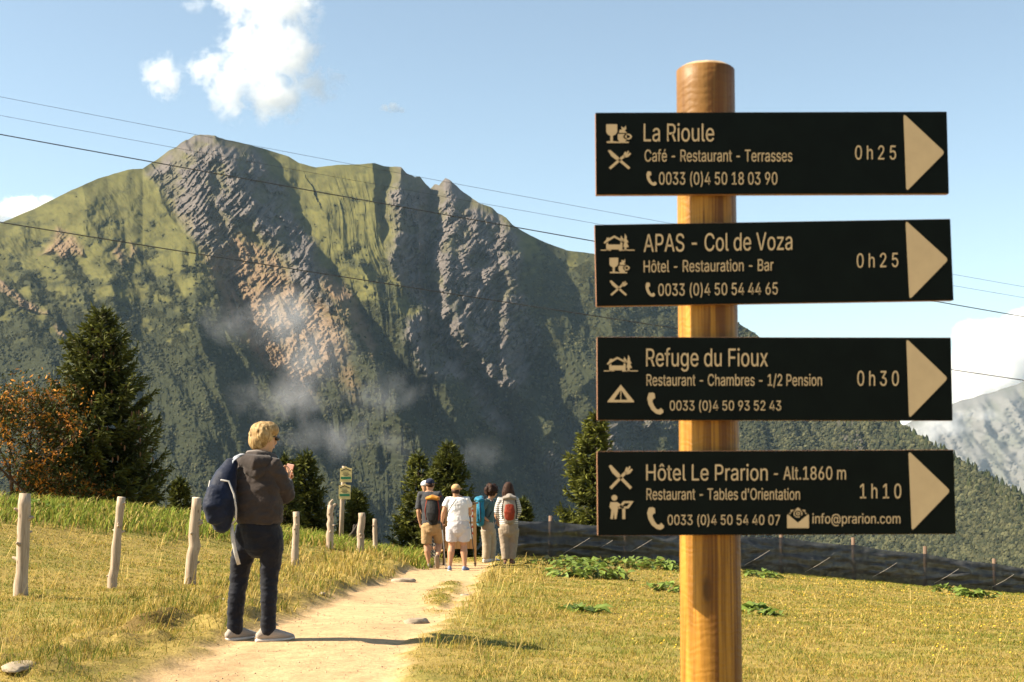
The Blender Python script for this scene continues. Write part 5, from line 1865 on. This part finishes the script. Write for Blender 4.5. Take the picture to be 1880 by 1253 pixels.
# what she holds
bm = bmesh.new()
box(bm, (0, 0, 0), (.072, .009, .145), bev=.003)
ph = bm_obj("phone", bm, simple("phone_case", (.25, .09, .05), .4, .1, 30, 0), None, False)
ph.location = Vector(woman.location) + W(514, 869, .30); ph.rotation_euler = (-.25, .15, -.55)
tag(ph, "small phone held up by the woman in the hoodie", "phone")

# her backpack hangs from the left shoulder
m_bp = fabric("blue_rucksack_cloth", (.006, .011, .030), .3, .6)
m_pipe = simple("pale_piping", (.48, .46, .44), .6, .1, 40, 0)
m_webb = fabric("pale_webbing", (.26, .28, .32), .15, .8)
bp0 = W(415, 915, -.13)
rs = empty("backpack", Vector(woman.location) + bp0, "dark blue rucksack with pale piping slung from the woman's left shoulder", "backpack")


def B(px, py, y=0.0): return W(px, py, -.13 + y) - bp0


bm = bmesh.new()
tube(bm, [B(424, 852, .05), B(418, 868, .02), B(412, 890, 0), B(410, 915, -.02), B(409, 940, -.02), B(411, 958, 0)],
     [(.054, .045), (.080, .07), (.104, .10), (.115, .118), (.106, .112), (.072, .08)], 22, up=(1, -.3, 0))
tube(bm, [B(404, 900, -.08), B(402, 925, -.11), B(404, 948, -.08)], [(.075, .05), (.088, .06), (.07, .05)], 14, up=(1, 0, 0))
remesh("pack_bag", bm, .008, m_bp, rs, 4, (.007, 8, 9, 12))
bm = bmesh.new()
tube(bm, [B(414, 880, -.10), B(427, 882, -.10), B(437, 905, -.105), B(441, 930, -.10), B(440, 950, -.075), B(432, 958, -.04)], [.0075] * 6, 8)
bm_obj("piping", bm, m_pipe, rs)
bm = bmesh.new()
tube(bm, [B(390, 882, -.03), B(388, 905, -.07), B(391, 930, -.09), B(396, 942, -.09)], [.006] * 4, 8)
bm_obj("piping", bm, m_pipe, rs)
bm = bmesh.new()
straps(bm, [B(421, 860, .02), B(424, 850, .03), B(432, 838, .07), B(440, 834, .14), B(446, 842, .22)], .028, .007, (.6, -.8, 0))
straps(bm, [B(421, 866, .0), B(428, 846, .02), B(437, 838, .06)], .022, .006, (.6, -.8, 0))
bm_obj("shoulder_strap", bm, m_webb, rs)
bm = bmesh.new()
straps(bm, [B(428, 955, .0), B(431, 985, .005), B(436, 1010, .01), B(442, 1032, .02)], .015, .004, (1, 0, 0))
bm_obj("webbing_strap", bm, m_pipe, rs)
bm = bmesh.new()
tube(bm, [B(424, 853, .04), B(421, 842, .04), B(428, 846, .05)], [.007] * 3, 8)
bm_obj("grab_handle", bm, m_bp, rs)


# ---- the hikers at the end of the path ---------------------------------------------
def hiker(zx, zy, D, label):
    """zx, zy: where the feet stand, in the enlarged view the joints were measured in"""
    px, py = 720 + zx * .21552, 790 + zy * .21552
    p = at(px, py, D)
    o = empty("person", (p.x, p.y, gz(p.x, p.y)), label, "person", "hikers gathered at the end of the path")
    k = FPX / D / .21552
    return o, (lambda x, y, d=0.0: Vector(((x - zx) / k, d, (zy - y) / k)))


def cap(root, hc, f, mat, s=1.0):
    f = Vector((f[0], f[1], 0)).normalized()
    bm = bmesh.new()
    ball(bm, Vector(hc) + Vector((0, 0, .042)) - f * .012, (.090 * s, .096 * s, .082 * s), 3)
    for v in list(bm.verts):
        if v.co.z < hc[2] + .022: v.co.z = hc[2] + .022
    c = bm_obj("cap", bm, mat, root)
    bm = bmesh.new()
    sd = Vector((f.y, -f.x, 0))
    tube(bm, [Vector(hc) + f * .06 + Vector((0, 0, .030)), Vector(hc) + f * .12 + Vector((0, 0, .030)), Vector(hc) + f * .165 + Vector((0, 0, .018))], [(.078, .009), (.072, .007), (.045, .005)], 12, up=sd)
    bm_obj("peak", bm, mat, c)
    return c


def top(root, name, J, hem, mat, sleeve, wid, loose=.012, wr=(.008, 9, 8, 3), neck_r=.075, depth=.72):
    """shirt from hem height to neck; sleeve: how far along the arm (1 = elbow, 2 = wrist)"""
    r_ = Vector((J['r'][0], J['r'][1], 0))
    ch, nb, pel = Vector(J['chest']), Vector(J['neck']), Vector(J['pelvis'])
    bm = bmesh.new()
    h = Vector((pel.x, pel.y, hem))
    tube(bm, [h, h.lerp(ch, .35), h.lerp(ch, .7), ch, ch.lerp(nb, .55), nb - Vector((0, 0, .025))],
         [(wid[0], wid[0] * depth), (wid[1], wid[1] * depth), (wid[1] * 1.02, wid[1] * depth), (wid[2], wid[2] * .66), (wid[2] * .88, wid[2] * .5), (neck_r, neck_r * .9)], 20, 'flat', up=r_)
    for k in 'lr':
        sh, el, wq = (Vector(J[n + k]) for n in ('sh_', 'el_', 'wr_'))
        a = sleeve[0 if k == 'l' else 1]
        pts = [ch.lerp(nb, .45), sh, sh.lerp(el, min(a, 1) * .5), sh.lerp(el, min(a, 1))]
        rad = [.07, .066 + loose, .062 + loose, .058 + loose]
        if a > 1:
            pts += [el.lerp(wq, (a - 1) * .5), el.lerp(wq, a - 1)]; rad += [.050 + loose, .038 + loose]
        tube(bm, pts, rad, 14, 'flat')
    return remesh(name, bm, .010, mat, root, 4, wr)


def bottoms(root, name, J, waist, mat, legs, rad, wid, wr=(.009, 7, 8, 9), depth=.8):
    """legs: per side, the last height of the cloth; rad: (thigh, knee, hem)"""
    r_ = Vector((J['r'][0], J['r'][1], 0))
    pel = Vector(J['pelvis'])
    bm = bmesh.new()
    tube(bm, [Vector((pel.x, pel.y, waist)), pel, pel - Vector((0, 0, .10))], [(wid * .92, wid * depth * .9), (wid, wid * depth), (wid * .95, wid * depth * .92)], 20, up=r_)
    for k, stop in zip('lr', legs):
        hp, kn, an = (Vector(J[n + k]) for n in ('hp_', 'kn_', 'an_'))
        line = [hp, hp.lerp(kn, .5), kn, kn.lerp(an, .5), an]
        rads = [rad[0], (rad[0] + rad[1]) / 2, rad[1], (rad[1] + rad[2]) / 2, rad[2]]
        P, Q = [line[0]], [rads[0]]
        for i in range(1, 5):
            if line[i].z >= stop: P.append(line[i]); Q.append(rads[i])
            else:
                t = (line[i - 1].z - stop) / max(1e-6, line[i - 1].z - line[i].z)
                P.append(line[i - 1].lerp(line[i], t)); Q.append(rads[i - 1] + (rads[i] - rads[i - 1]) * t); break
        tube(bm, P, Q, 16, 'flat')
    return remesh(name, bm, .010, mat, root, 4, wr)


def pack(person, c, size, f, label, mats, straps_from=None, lid=True):
    """a rucksack on a back: bag, lid, front pocket, two side straps, shoulder straps"""
    f = Vector((f[0], f[1], 0)).normalized(); sd = Vector((f.y, -f.x, 0))
    c = Vector(c)
    root = empty("backpack", Vector(person.location) + c, label, "backpack", "rucksacks carried by the hikers")
    w, dp, h = size

    def P(a, b_, z): return sd * a + f * b_ + Vector((0, 0, z))
    bm = bmesh.new()
    tube(bm, [P(0, 0, -h * .48), P(0, -.01, -h * .25), P(0, -.01, h * .1), P(0, 0, h * .36), P(0, .02, h * .47)],
         [(w * .36, dp * .38), (w * .5, dp * .5), (w * .5, dp * .5), (w * .44, dp * .44), (w * .26, dp * .28)], 20, up=sd)
    remesh("pack_bag", bm, .009, mats[0], root, 4, (.007, 9, 9, 14))
    if lid:
        bm = bmesh.new()
        tube(bm, [P(-w * .34, -dp * .12, h * .40), P(0, -dp * .2, h * .45), P(w * .34, -dp * .12, h * .40)], [(.045, .085), (.055, .10), (.045, .085)], 14, up=(0, 0, 1))
        remesh("lid", bm, .009, mats[1], root, 3)
    bm = bmesh.new()
    tube(bm, [P(0, -dp * .42, -h * .40), P(0, -dp * .50, -h * .15), P(0, -dp * .44, h * .14)], [(w * .30, dp * .16), (w * .36, dp * .2), (w * .28, dp * .12)], 14, up=sd)
    remesh("front_pocket", bm, .009, mats[2], root, 3, (.006, 10, 8, 4))
    for sg in (-1, 1):
        bm = bmesh.new()
        tube(bm, [P(sg * w * .44, -dp * .22, -h * .42), P(sg * w * .50, -dp * .30, -h * .05), P(sg * w * .38, -dp * .30, h * .36)], [(.012, .005)] * 3, 6, 'flat')
        bm_obj("side_strap", bm, mats[3], root)
    for sg in (-1, 1):
        bm = bmesh.new()
        tube(bm, [P(sg * w * .22, dp * .30, h * .38), P(sg * w * .34, dp * .62, h * .50), P(sg * w * .40, dp * 1.1, h * .40), P(sg * w * .44, dp * 1.25, h * .10), P(sg * w * .46, dp * .7, -h * .25)], [(.026, .008)] * 5, 8, 'flat', up=sd)
        bm_obj("shoulder_strap", bm, mats[3], root)
    return root


m_darkwool = fabric("charcoal_cotton", (.040, .041, .046), .2)
m_khaki = fabric("khaki_cotton", (.33, .215, .105), .18)
m_white = fabric("white_cotton", (.62, .60, .60), .05)
m_whsh = fabric("white_twill", (.47, .455, .48), .10)
m_teal = fabric("teal_cotton", (.075, .125, .125), .2)
m_beige = fabric("beige_twill", (.31, .26, .19), .15)
m_taupe = fabric("taupe_twill", (.25, .20, .15), .15)
m_navy = fabric("navy_cap_cloth", (.012, .016, .040), .2)
m_tan = fabric("tan_cap_cloth", (.42, .27, .13), .12)
m_black = fabric("black_nylon", (.012, .012, .013), .3, .6)
m_orange = fabric("orange_nylon", (.40, .17, .02), .25, .6)
m_red = fabric("red_nylon", (.22, .032, .014), .25, .6)
m_cyan = fabric("cyan_nylon", (.015, .16, .26), .25, .6)
m_grey = fabric("grey_nylon", (.22, .19, .16), .25, .7)
m_dsole = simple("dark_sole", (.04, .035, .03), .8, .2, 40, .1)
m_brownh = hairmat("dark_brown_hair", (.008, .0035, .002), (.026, .011, .006), (.06, .024, .012))
m_brown2 = hairmat("brown_hair", (.010, .0045, .003), (.032, .014, .008), (.07, .032, .018))
m_greyh = hairmat("grey_hair", (.10, .085, .07), (.2, .17, .14), (.32, .28, .24))

# man in the charcoal shirt
man, Z = hiker(330, 1190, 28.7, "person in charcoal T-shirt, khaki shorts and navy cap, one heel lifted")
J = dict(r=(.95, -.30), face=(.70, .71), nod=.12, w=1.08, calf=1.05, pelvis=Z(335, 815), chest=Z(318, 610), neck=Z(316, 535), head=Z(322, 487, .02),
         sh_l=Z(238, 575, .05), el_l=Z(222, 715, .0), wr_l=Z(236, 815, .06), sh_r=Z(396, 572, -.05), el_r=Z(428, 680, .03), wr_r=Z(420, 605, .17),
         hand_l=((.15, .2, -1), (.8, .5, 0), .5), hand_r=((-.3, .3, .8), (-.8, -.3, 0), .9),
         hp_l=Z(295, 835, .02), kn_l=Z(292, 1000, .03), an_l=Z(314, 1158, .0), hp_r=Z(380, 835, -.02), kn_r=Z(398, 985, .16), an_r=Z(388, 1100, -.10),
         toe_l=(.10, 1, 0), toe_r=(.06, .30, -.95))
build_body(man, J, m_skin)
top(man, "t_shirt", J, Z(0, 822).z, m_darkwool, (.85, .8), (.200, .195, .205))
bottoms(man, "shorts", J, Z(0, 800).z, m_khaki, (Z(0, 985).z, Z(0, 968).z), (.118, .100, .100), .195)
shoe(man, J['an_l'], (.10, 1, 0), m_grey, m_sole, 1.05)
shoe(man, J['an_r'], (.06, .34, -.94), m_dsole, m_taupe, 1.05)
cap(man, J['head'], (.70, .71), m_navy)
bm = bmesh.new(); ball(bm, J['head'] + Vector((-.01, -.022, -.01)), (.082, .082, .062), 3)
bm_obj("hair", bm, m_brown2, man)
pack(man, Z(352, 690, -.185), (.30, .20, .52), (.30, .95), "black and orange rucksack on the man in charcoal", (m_black, m_orange, m_black, m_red))

# the companion in front of him, mostly hidden
pal, Z = hiker(325, 1168, 29.8, "person almost hidden in front of the man, in patterned leggings and white hat")
J = dict(r=(1, -.1), face=(.3, .95), w=.95, pelvis=Z(330, 800), chest=Z(312, 620), neck=Z(300, 560), head=Z(282, 518, .0),
         sh_l=Z(250, 600), el_l=Z(246, 700, .08), wr_l=Z(262, 780, .15), sh_r=Z(370, 600), el_r=Z(380, 700, .08), wr_r=Z(365, 780, .15),
         hp_l=Z(300, 830), kn_l=Z(318, 985, .02), an_l=Z(330, 1138), hp_r=Z(360, 830), kn_r=Z(362, 985, .02), an_r=Z(366, 1138), toe_l=(0, 1, 0), toe_r=(.2, 1, 0))
build_body(pal, J, m_skin, vox=.010)
top(pal, "t_shirt", J, Z(0, 830).z, m_khaki, (.8, .8), (.18, .17, .18))
bottoms(pal, "leggings", J, Z(0, 800).z, striped("patterned_leggings", (.05, .05, .05), (.30, .27, .22), 9, 'DIAGONAL'), (Z(0, 1120).z,) * 2, (.092, .062, .045), .17)
shoe(pal, J['an_l'], (0, 1, 0), m_taupe, m_dsole); shoe(pal, J['an_r'], (.2, 1, 0), m_taupe, m_dsole)
cap(pal, J['head'], (.3, .95), m_white, 1.1)

# woman in white
wht, Z = hiker(558, 1192, 27.7, "person in white T-shirt and white shorts with a tan cap, walking with poles")
J = dict(r=(1, -.08), face=(.35, .94), nod=.1, w=1.12, calf=1.12, pelvis=Z(562, 800), chest=Z(556, 630), neck=Z(548, 566), head=Z(543, 518, .02),
         sh_l=Z(472, 605), el_l=Z(438, 700, -.02), wr_l=Z(424, 782, .06), sh_r=Z(640, 605), el_r=Z(660, 705, .02), wr_r=Z(655, 730, .22),
         hand_l=((-.1, .5, -.6), (.8, .3, -.2), .95), hand_r=((.05, .8, .2), (-.7, .1, -.4), .95),
         hp_l=Z(512, 830), kn_l=Z(506, 985, .05), an_l=Z(490, 1158, -.02), hp_r=Z(608, 830), kn_r=Z(608, 985, .05), an_r=Z(617, 1160, -.03), toe_l=(.0, 1, 0), toe_r=(.35, .95, 0))
build_body(wht, J, m_skin)
top(wht, "t_shirt", J, Z(0, 775).z, m_white, (.55, .55), (.222, .204, .215))
bottoms(wht, "shorts", J, Z(0, 765).z, m_whsh, (Z(0, 945).z,) * 2, (.128, .108, .10), .212)
m_bluesh = fabric("blue_grey_shoe", (.16, .20, .30), .25, .7)
shoe(wht, J['an_l'], (0, 1, 0), m_bluesh, m_sole); shoe(wht, J['an_r'], (.35, .95, 0), m_bluesh, m_sole)
cap(wht, J['head'], (.45, .9), m_tan)
bm = bmesh.new(); ball(bm, J['head'] + Vector((-.008, -.024, -.022)), (.080, .080, .066), 3)
bm_obj("hair", bm, m_brown2, wht)
bm = bmesh.new()
tube(bm, [Z(556, 568, -.02), Z(540, 600, -.135), Z(505, 650, -.155), Z(482, 690, -.12), Z(470, 720, -.02)], [(.008, .003)] * 5, 6, 'flat')
bm_obj("cross_strap", bm, m_black, wht)
m_alu = simple("pole_aluminium", (.35, .36, .38), .35, .1, 20, 0, metallic=.8)


def wpole(person, hand_p, tip, label):
    h = Vector(hand_p); t = Vector(tip); d = (t - h).normalized()
    root = empty("walking_pole", Vector(person.location) + h, label, "pole", "walking poles of the person in white")
    t = t - h
    bm = bmesh.new(); tube(bm, [d * -.06, d * .08], [.016, .014], 8); bm_obj("grip", bm, m_black, root)
    bm = bmesh.new(); tube(bm, [d * .07, t * .5, t], [.010, .009, .007], 8); bm_obj("shaft", bm, m_alu if "left" in label else m_black, root)
    bm = bmesh.new(); q = t - d * .07; tube(bm, [q, q + d * .012], [.030, .026], 12, 'flat'); bm_obj("basket", bm, m_black, root)
    return root


wpole(wht, Z(420, 812, .06), Z(460, 1205, .10), "silver walking pole planted at the left of the white shorts")
wpole(wht, Z(656, 742, .30), Z(702, 1172, .36), "black walking pole slanting at the right of the white shorts")

# woman with the dark curly hair
crl, Z = hiker(815, 1072, 30.8, "person with big curly dark hair, teal shirt and beige trousers, turned right")
J = dict(r=(.62, -.78), face=(.95, .30), nod=.22, w=.95, pelvis=Z(815, 770), chest=Z(822, 600), neck=Z(836, 540), head=Z(856, 485),
         sh_l=Z(868, 568, .12), el_l=Z(880, 680, .2), wr_l=Z(895, 725, .16), sh_r=Z(790, 572, -.12), el_r=Z(748, 672, -.14), wr_r=Z(822, 728, -.12),
         hand_r=((.8, .2, -.5), (.2, .8, 0), .6), hp_l=Z(840, 800, .06), kn_l=Z(850, 920, .10), an_l=Z(845, 1042, .08), hp_r=Z(798, 800, -.05), kn_r=Z(806, 920, -.04), an_r=Z(800, 1042, -.05), toe_l=(.9, .4, 0), toe_r=(.75, .6, 0))
build_body(crl, J, m_skin)
top(crl, "t_shirt", J, Z(0, 745).z, m_teal, (.65, .65), (.150, .148, .165))
bottoms(crl, "trousers", J, Z(0, 745).z, m_beige, (Z(0, 1045).z,) * 2, (.108, .092, .082), .165)
shoe(crl, J['an_l'], (.9, .4, 0), m_white, m_sole); shoe(crl, J['an_r'], (.75, .6, 0), m_white, m_sole)
bm = bmesh.new()
rr = np.random.default_rng(5)
hc = Z(842, 466)
ball(bm, hc, (.140, .135, .122), 3)
for q in range(90):
    d = Vector(rr.normal(0, 1, 3)).normalized()
    ball(bm, hc + Vector((d.x * .140, d.y * .135, d.z * .124)), rr.uniform(.020, .038), 1)
remesh("hair", bm, .009, m_brownh, crl, 1, (.006, 30, 30, 3))
bm = bmesh.new()
hq = J['head']; fv = Vector((.95, .30, -.2)).normalized(); rg = fv.cross(Vector((0, 0, 1))).normalized()
for sg in (-1, 1): ball(bm, hq + fv * .088 + rg * .032 * sg, (.022, .022, .018), 2)
bm_obj("sunglasses", bm, m_glass, crl)
pack(crl, Z(752, 640, -.10), (.27, .20, .56), (.90, .42), "bright blue rucksack on the person with curly hair", (m_cyan, m_cyan, m_cyan, m_navy))

# woman in the striped shirt
stp, Z = hiker(992, 1108, 29.4, "person with long brown hair in a striped white shirt and taupe trousers")
J = dict(r=(1, .05), face=(-.25, .97), nod=.2, w=1.0, pelvis=Z(994, 790), chest=Z(985, 615), neck=Z(988, 545), head=Z(990, 475, .02),
         sh_l=Z(915, 578), el_l=Z(898, 670, .04), wr_l=Z(930, 735, .20), sh_r=Z(1058, 578), el_r=Z(1072, 670, .04), wr_r=Z(1050, 735, .20),
         hp_l=Z(950, 810), kn_l=Z(958, 935, .02), an_l=Z(966, 1074, -.02), hp_r=Z(1035, 810), kn_r=Z(1030, 935, .05), an_r=Z(1018, 1078, .0), toe_l=(0, 1, 0), toe_r=(.25, 1, 0))
build_body(stp, J, m_skin)
top(stp, "striped_shirt", J, Z(0, 775).z, striped("stripe_cotton", (.10, .10, .11), (.60, .57, .53), 7.5, 'Z', .36), (1.9, 1.9), (.190, .180, .195))
bottoms(stp, "trousers", J, Z(0, 765).z, m_taupe, (Z(0, 1070).z,) * 2, (.112, .092, .072), .190)
m_boot = fabric("brown_boot", (.12, .055, .035), .25, .7)
shoe(stp, J['an_l'], (0, 1, 0), m_boot, m_dsole, 1.0, True, "boot"); shoe(stp, J['an_r'], (.25, 1, 0), m_boot, m_dsole, 1.0, True, "boot")
bm = bmesh.new()
hc = J['head']
ball(bm, hc + Vector((0, -.02, .03)), (.10, .108, .105), 3)
rr = np.random.default_rng(9)
for q in range(40):
    a = rr.uniform(math.pi * .95, 2.05 * math.pi)
    x_ = math.cos(a); y_ = math.sin(a)
    tube(bm, [hc + Vector((x_ * .085, y_ * .09 - .02, .03)), hc + Vector((x_ * .108, y_ * .095 - .02, -.07)), hc + Vector((x_ * .120 + rr.normal(0, .01), y_ * .08 - .035, -.15 - rr.uniform(0, .045)))], [.02, .024, .012], 6)
remesh("hair", bm, .008, m_brown2, stp, 2, (.005, 34, 12, 7))
pack(stp, Z(1000, 640, -.185), (.31, .20, .52), (0, 1), "grey and red rucksack on the striped shirt", (m_grey, m_grey, m_red, m_black))
# ------------------------------------------------------------------ haze
def volmat(name, color, density, anis=0.0):
    m = bpy.data.materials.new(name)
    m.use_nodes = True
    nt = m.node_tree
    nt.nodes.remove(nt.nodes["Principled BSDF"])
    pv = nt.nodes.new("ShaderNodeVolumePrincipled")
    pv.inputs["Color"].default_value = (*color, 1)
    pv.inputs["Density"].default_value = density
    pv.inputs["Anisotropy"].default_value = anis
    nt.links.new(pv.outputs[0], nt.nodes["Material Output"].inputs["Volume"])
    return m, nt, pv


hz, _, _ = volmat("haze_air", (.50, .74, 1.0), 0.000018)
x0, x1, y0, y1, z0, z1 = -9000, 9000, -1500, 10800, -1300, 1010
hv = [(x, y, z) for z in (z0, z1) for y in (y0, y1) for x in (x0, x1)]
hq = [(0, 2, 3, 1), (4, 5, 7, 6), (0, 1, 5, 4), (2, 6, 7, 3), (0, 4, 6, 2), (1, 3, 7, 5)]
haze = mesh_np("haze", hv, quads=hq, mat=hz, smooth=False)
tag(haze, "thin blue haze filling the air towards the mountain", "haze", kind="stuff")


# ------------------------------------------------------------------ clouds and mist: noisy volumes inside lumpy shells
def cloud(name, ells, D, dens, nscale, label, cat, thr=0.42, rough=0.62, gain=3.0, color=(1, 1, 1), step=None, deep=1.0, anis=0.2, erode=1.0):
    k = D / FPX
    bm = bmesh.new()
    info = []
    for e in ells:
        px, py, rx, ry = e[:4]
        w = e[4] if len(e) > 4 else 1.0
        dd = e[5] if len(e) > 5 else 0.0
        c = at(px, py, D + dd)
        r = (rx * k, max(rx, ry) * .8 * k * deep, ry * k)
        info.append((c, r, w))
        bmesh.ops.create_icosphere(bm, subdivisions=3, radius=1.0, matrix=Matrix.Translation(c) @ Matrix.Diagonal((r[0] * 1.05, r[1] * 1.05, r[2] * 1.05, 1)))
    me = bpy.data.meshes.new(name)
    bm.to_mesh(me); bm.free()
    o = bpy.data.objects.new(name, me)
    link(o)
    md = o.modifiers.new("union", 'REMESH'); md.mode = 'VOXEL'
    md.voxel_size = min(min(r) for _, r, _ in info) * .22
    dg = bpy.context.evaluated_depsgraph_get()
    me2 = bpy.data.meshes.new_from_object(o.evaluated_get(dg))
    o.modifiers.clear(); o.data = me2; bpy.data.meshes.remove(me); me2.name = name
    m, nt, pv = volmat(name + "_vapour", color, 0.0, anis)
    tc = nt.nodes.new("ShaderNodeNewGeometry")
    P = tc.outputs["Position"]
    f = None
    for c, r, w in info:
        s = nt.nodes.new("ShaderNodeVectorMath"); s.operation = 'SUBTRACT'; s.inputs[1].default_value = c
        nt.links.new(P, s.inputs[0])
        d = nt.nodes.new("ShaderNodeVectorMath"); d.operation = 'DIVIDE'; d.inputs[1].default_value = r
        nt.links.new(s.outputs[0], d.inputs[0])
        l = nt.nodes.new("ShaderNodeVectorMath"); l.operation = 'LENGTH'
        nt.links.new(d.outputs[0], l.inputs[0])
        q = nt.nodes.new("ShaderNodeMath"); q.operation = 'MULTIPLY_ADD'; q.inputs[1].default_value = -w; q.inputs[2].default_value = w
        nt.links.new(l.outputs["Value"], q.inputs[0])
        if f is None: f = q.outputs[0]
        else:
            mx = nt.nodes.new("ShaderNodeMath"); mx.operation = 'SMOOTH_MAX'; mx.inputs[2].default_value = .25
            nt.links.new(f, mx.inputs[0]); nt.links.new(q.outputs[0], mx.inputs[1]); f = mx.outputs[0]
    mp = nt.nodes.new("ShaderNodeMapping"); mp.inputs["Scale"].default_value = (1 / (nscale * k),) * 3
    nt.links.new(P, mp.inputs[0])
    nz = noise(nt, 1.0, 6, mp.outputs[0], rough, 0.3)
    a = nt.nodes.new("ShaderNodeMath"); a.operation = 'MULTIPLY_ADD'; a.inputs[1].default_value = 2.6 * erode; a.inputs[2].default_value = -1.3 * erode - thr
    nt.links.new(nz, a.inputs[0])
    b = nt.nodes.new("ShaderNodeMath"); b.operation = 'ADD'
    nt.links.new(a.outputs[0], b.inputs[0]); nt.links.new(f, b.inputs[1])
    g = nt.nodes.new("ShaderNodeMath"); g.operation = 'MULTIPLY'; g.inputs[1].default_value = gain; g.use_clamp = True
    nt.links.new(b.outputs[0], g.inputs[0])
    # nothing outside the ellipsoids
    cut = nt.nodes.new("ShaderNodeMapRange"); cut.inputs[1].default_value = 0.0; cut.inputs[2].default_value = .3; cut.interpolation_type = 'SMOOTHSTEP'
    nt.links.new(f, cut.inputs[0])
    h = nt.nodes.new("ShaderNodeMath"); h.operation = 'MULTIPLY'
    nt.links.new(g.outputs[0], h.inputs[0]); nt.links.new(cut.outputs[0], h.inputs[1])
    z = nt.nodes.new("ShaderNodeMath"); z.operation = 'MULTIPLY'; z.inputs[1].default_value = dens
    nt.links.new(h.outputs[0], z.inputs[0]); nt.links.new(z.outputs[0], pv.inputs["Density"])
    if step: m.cycles.volume_step_rate = step
    o.data.materials.clear(); o.data.materials.append(m)
    tag(o, label, cat, kind="stuff")
    return o


cloud("cloud", [(508, 10, 98, 80, 1.35), (512, 100, 100, 95, 1.3), (500, 180, 75, 70, 1.3), (580, 150, 70, 52, 1.0), (430, 5, 55, 55, 1.0), (430, 165, 58, 85, 1.05),
                (375, 120, 55, 55, .95), (300, 140, 58, 58, .95), (440, 80, 55, 75, 1.0), (345, 8, 50, 22, .5)],
      5600, .015, 46, "tall ragged white cloud above the mountain peak", "cloud", thr=.32, step=.5, gain=1.2, erode=1.7, rough=.70, anis=0)
cloud("cloud", [(708, 199, 16, 11, 1.2), (722, 198, 17, 12, 1.3), (735, 203, 12, 7, 1.0)], 5600, .03, 12, "tiny white wisp of cloud right of the tall cloud", "cloud", thr=.25, step=.4, gain=1.5, erode=1.3, rough=.7, anis=0)
cloud("cloud", [(40, 385, 70, 34, 1.2), (-30, 395, 80, 40, 1.2), (85, 368, 30, 18, .8)], 6600, .02, 34, "white cloud just above the left shoulder of the mountain", "cloud", thr=.3, step=.5)
cloud("cloud", [(1850, 660, 130, 85, 1.5), (1790, 700, 80, 75, 1.3), (1920, 640, 120, 100, 1.5), (1700, 790, 90, 40, 1.2), (1790, 620, 60, 40, 1.0)], 11800, .012, 48,
      "bank of white cloud behind the pale distant mountain", "cloud", thr=.25, step=.5)
cloud("mist", [(1730, 780, 80, 36, 1.2), (1690, 800, 60, 34, 1.2), (1640, 790, 60, 24, 1.0), (1800, 765, 60, 22, .8)], 6800, .004, 34,
      "white mist drifting across the foot of the distant mountain", "mist", thr=.3, step=.5)
cloud("mist", [(1840, 800, 190, 130, 1.6)], 6400, .00028, 60, "pale veil of mist in front of the distant mountain", "mist", thr=.0, step=.5, deep=.5, erode=.25)
cloud("mist", [(525, 585, 105, 85, 1.1), (590, 655, 130, 95, .8), (690, 730, 150, 80, .5), (420, 590, 80, 60, .7), (530, 740, 150, 80, .6), (620, 800, 190, 70, .5), (860, 840, 150, 60, .5)], 2050, .0150, 85,
      "thin wisp of mist drifting over the brown scree gully", "mist", thr=.20, step=.5, deep=.35, gain=1.2, erode=.6, color=(.95, .96, 1))
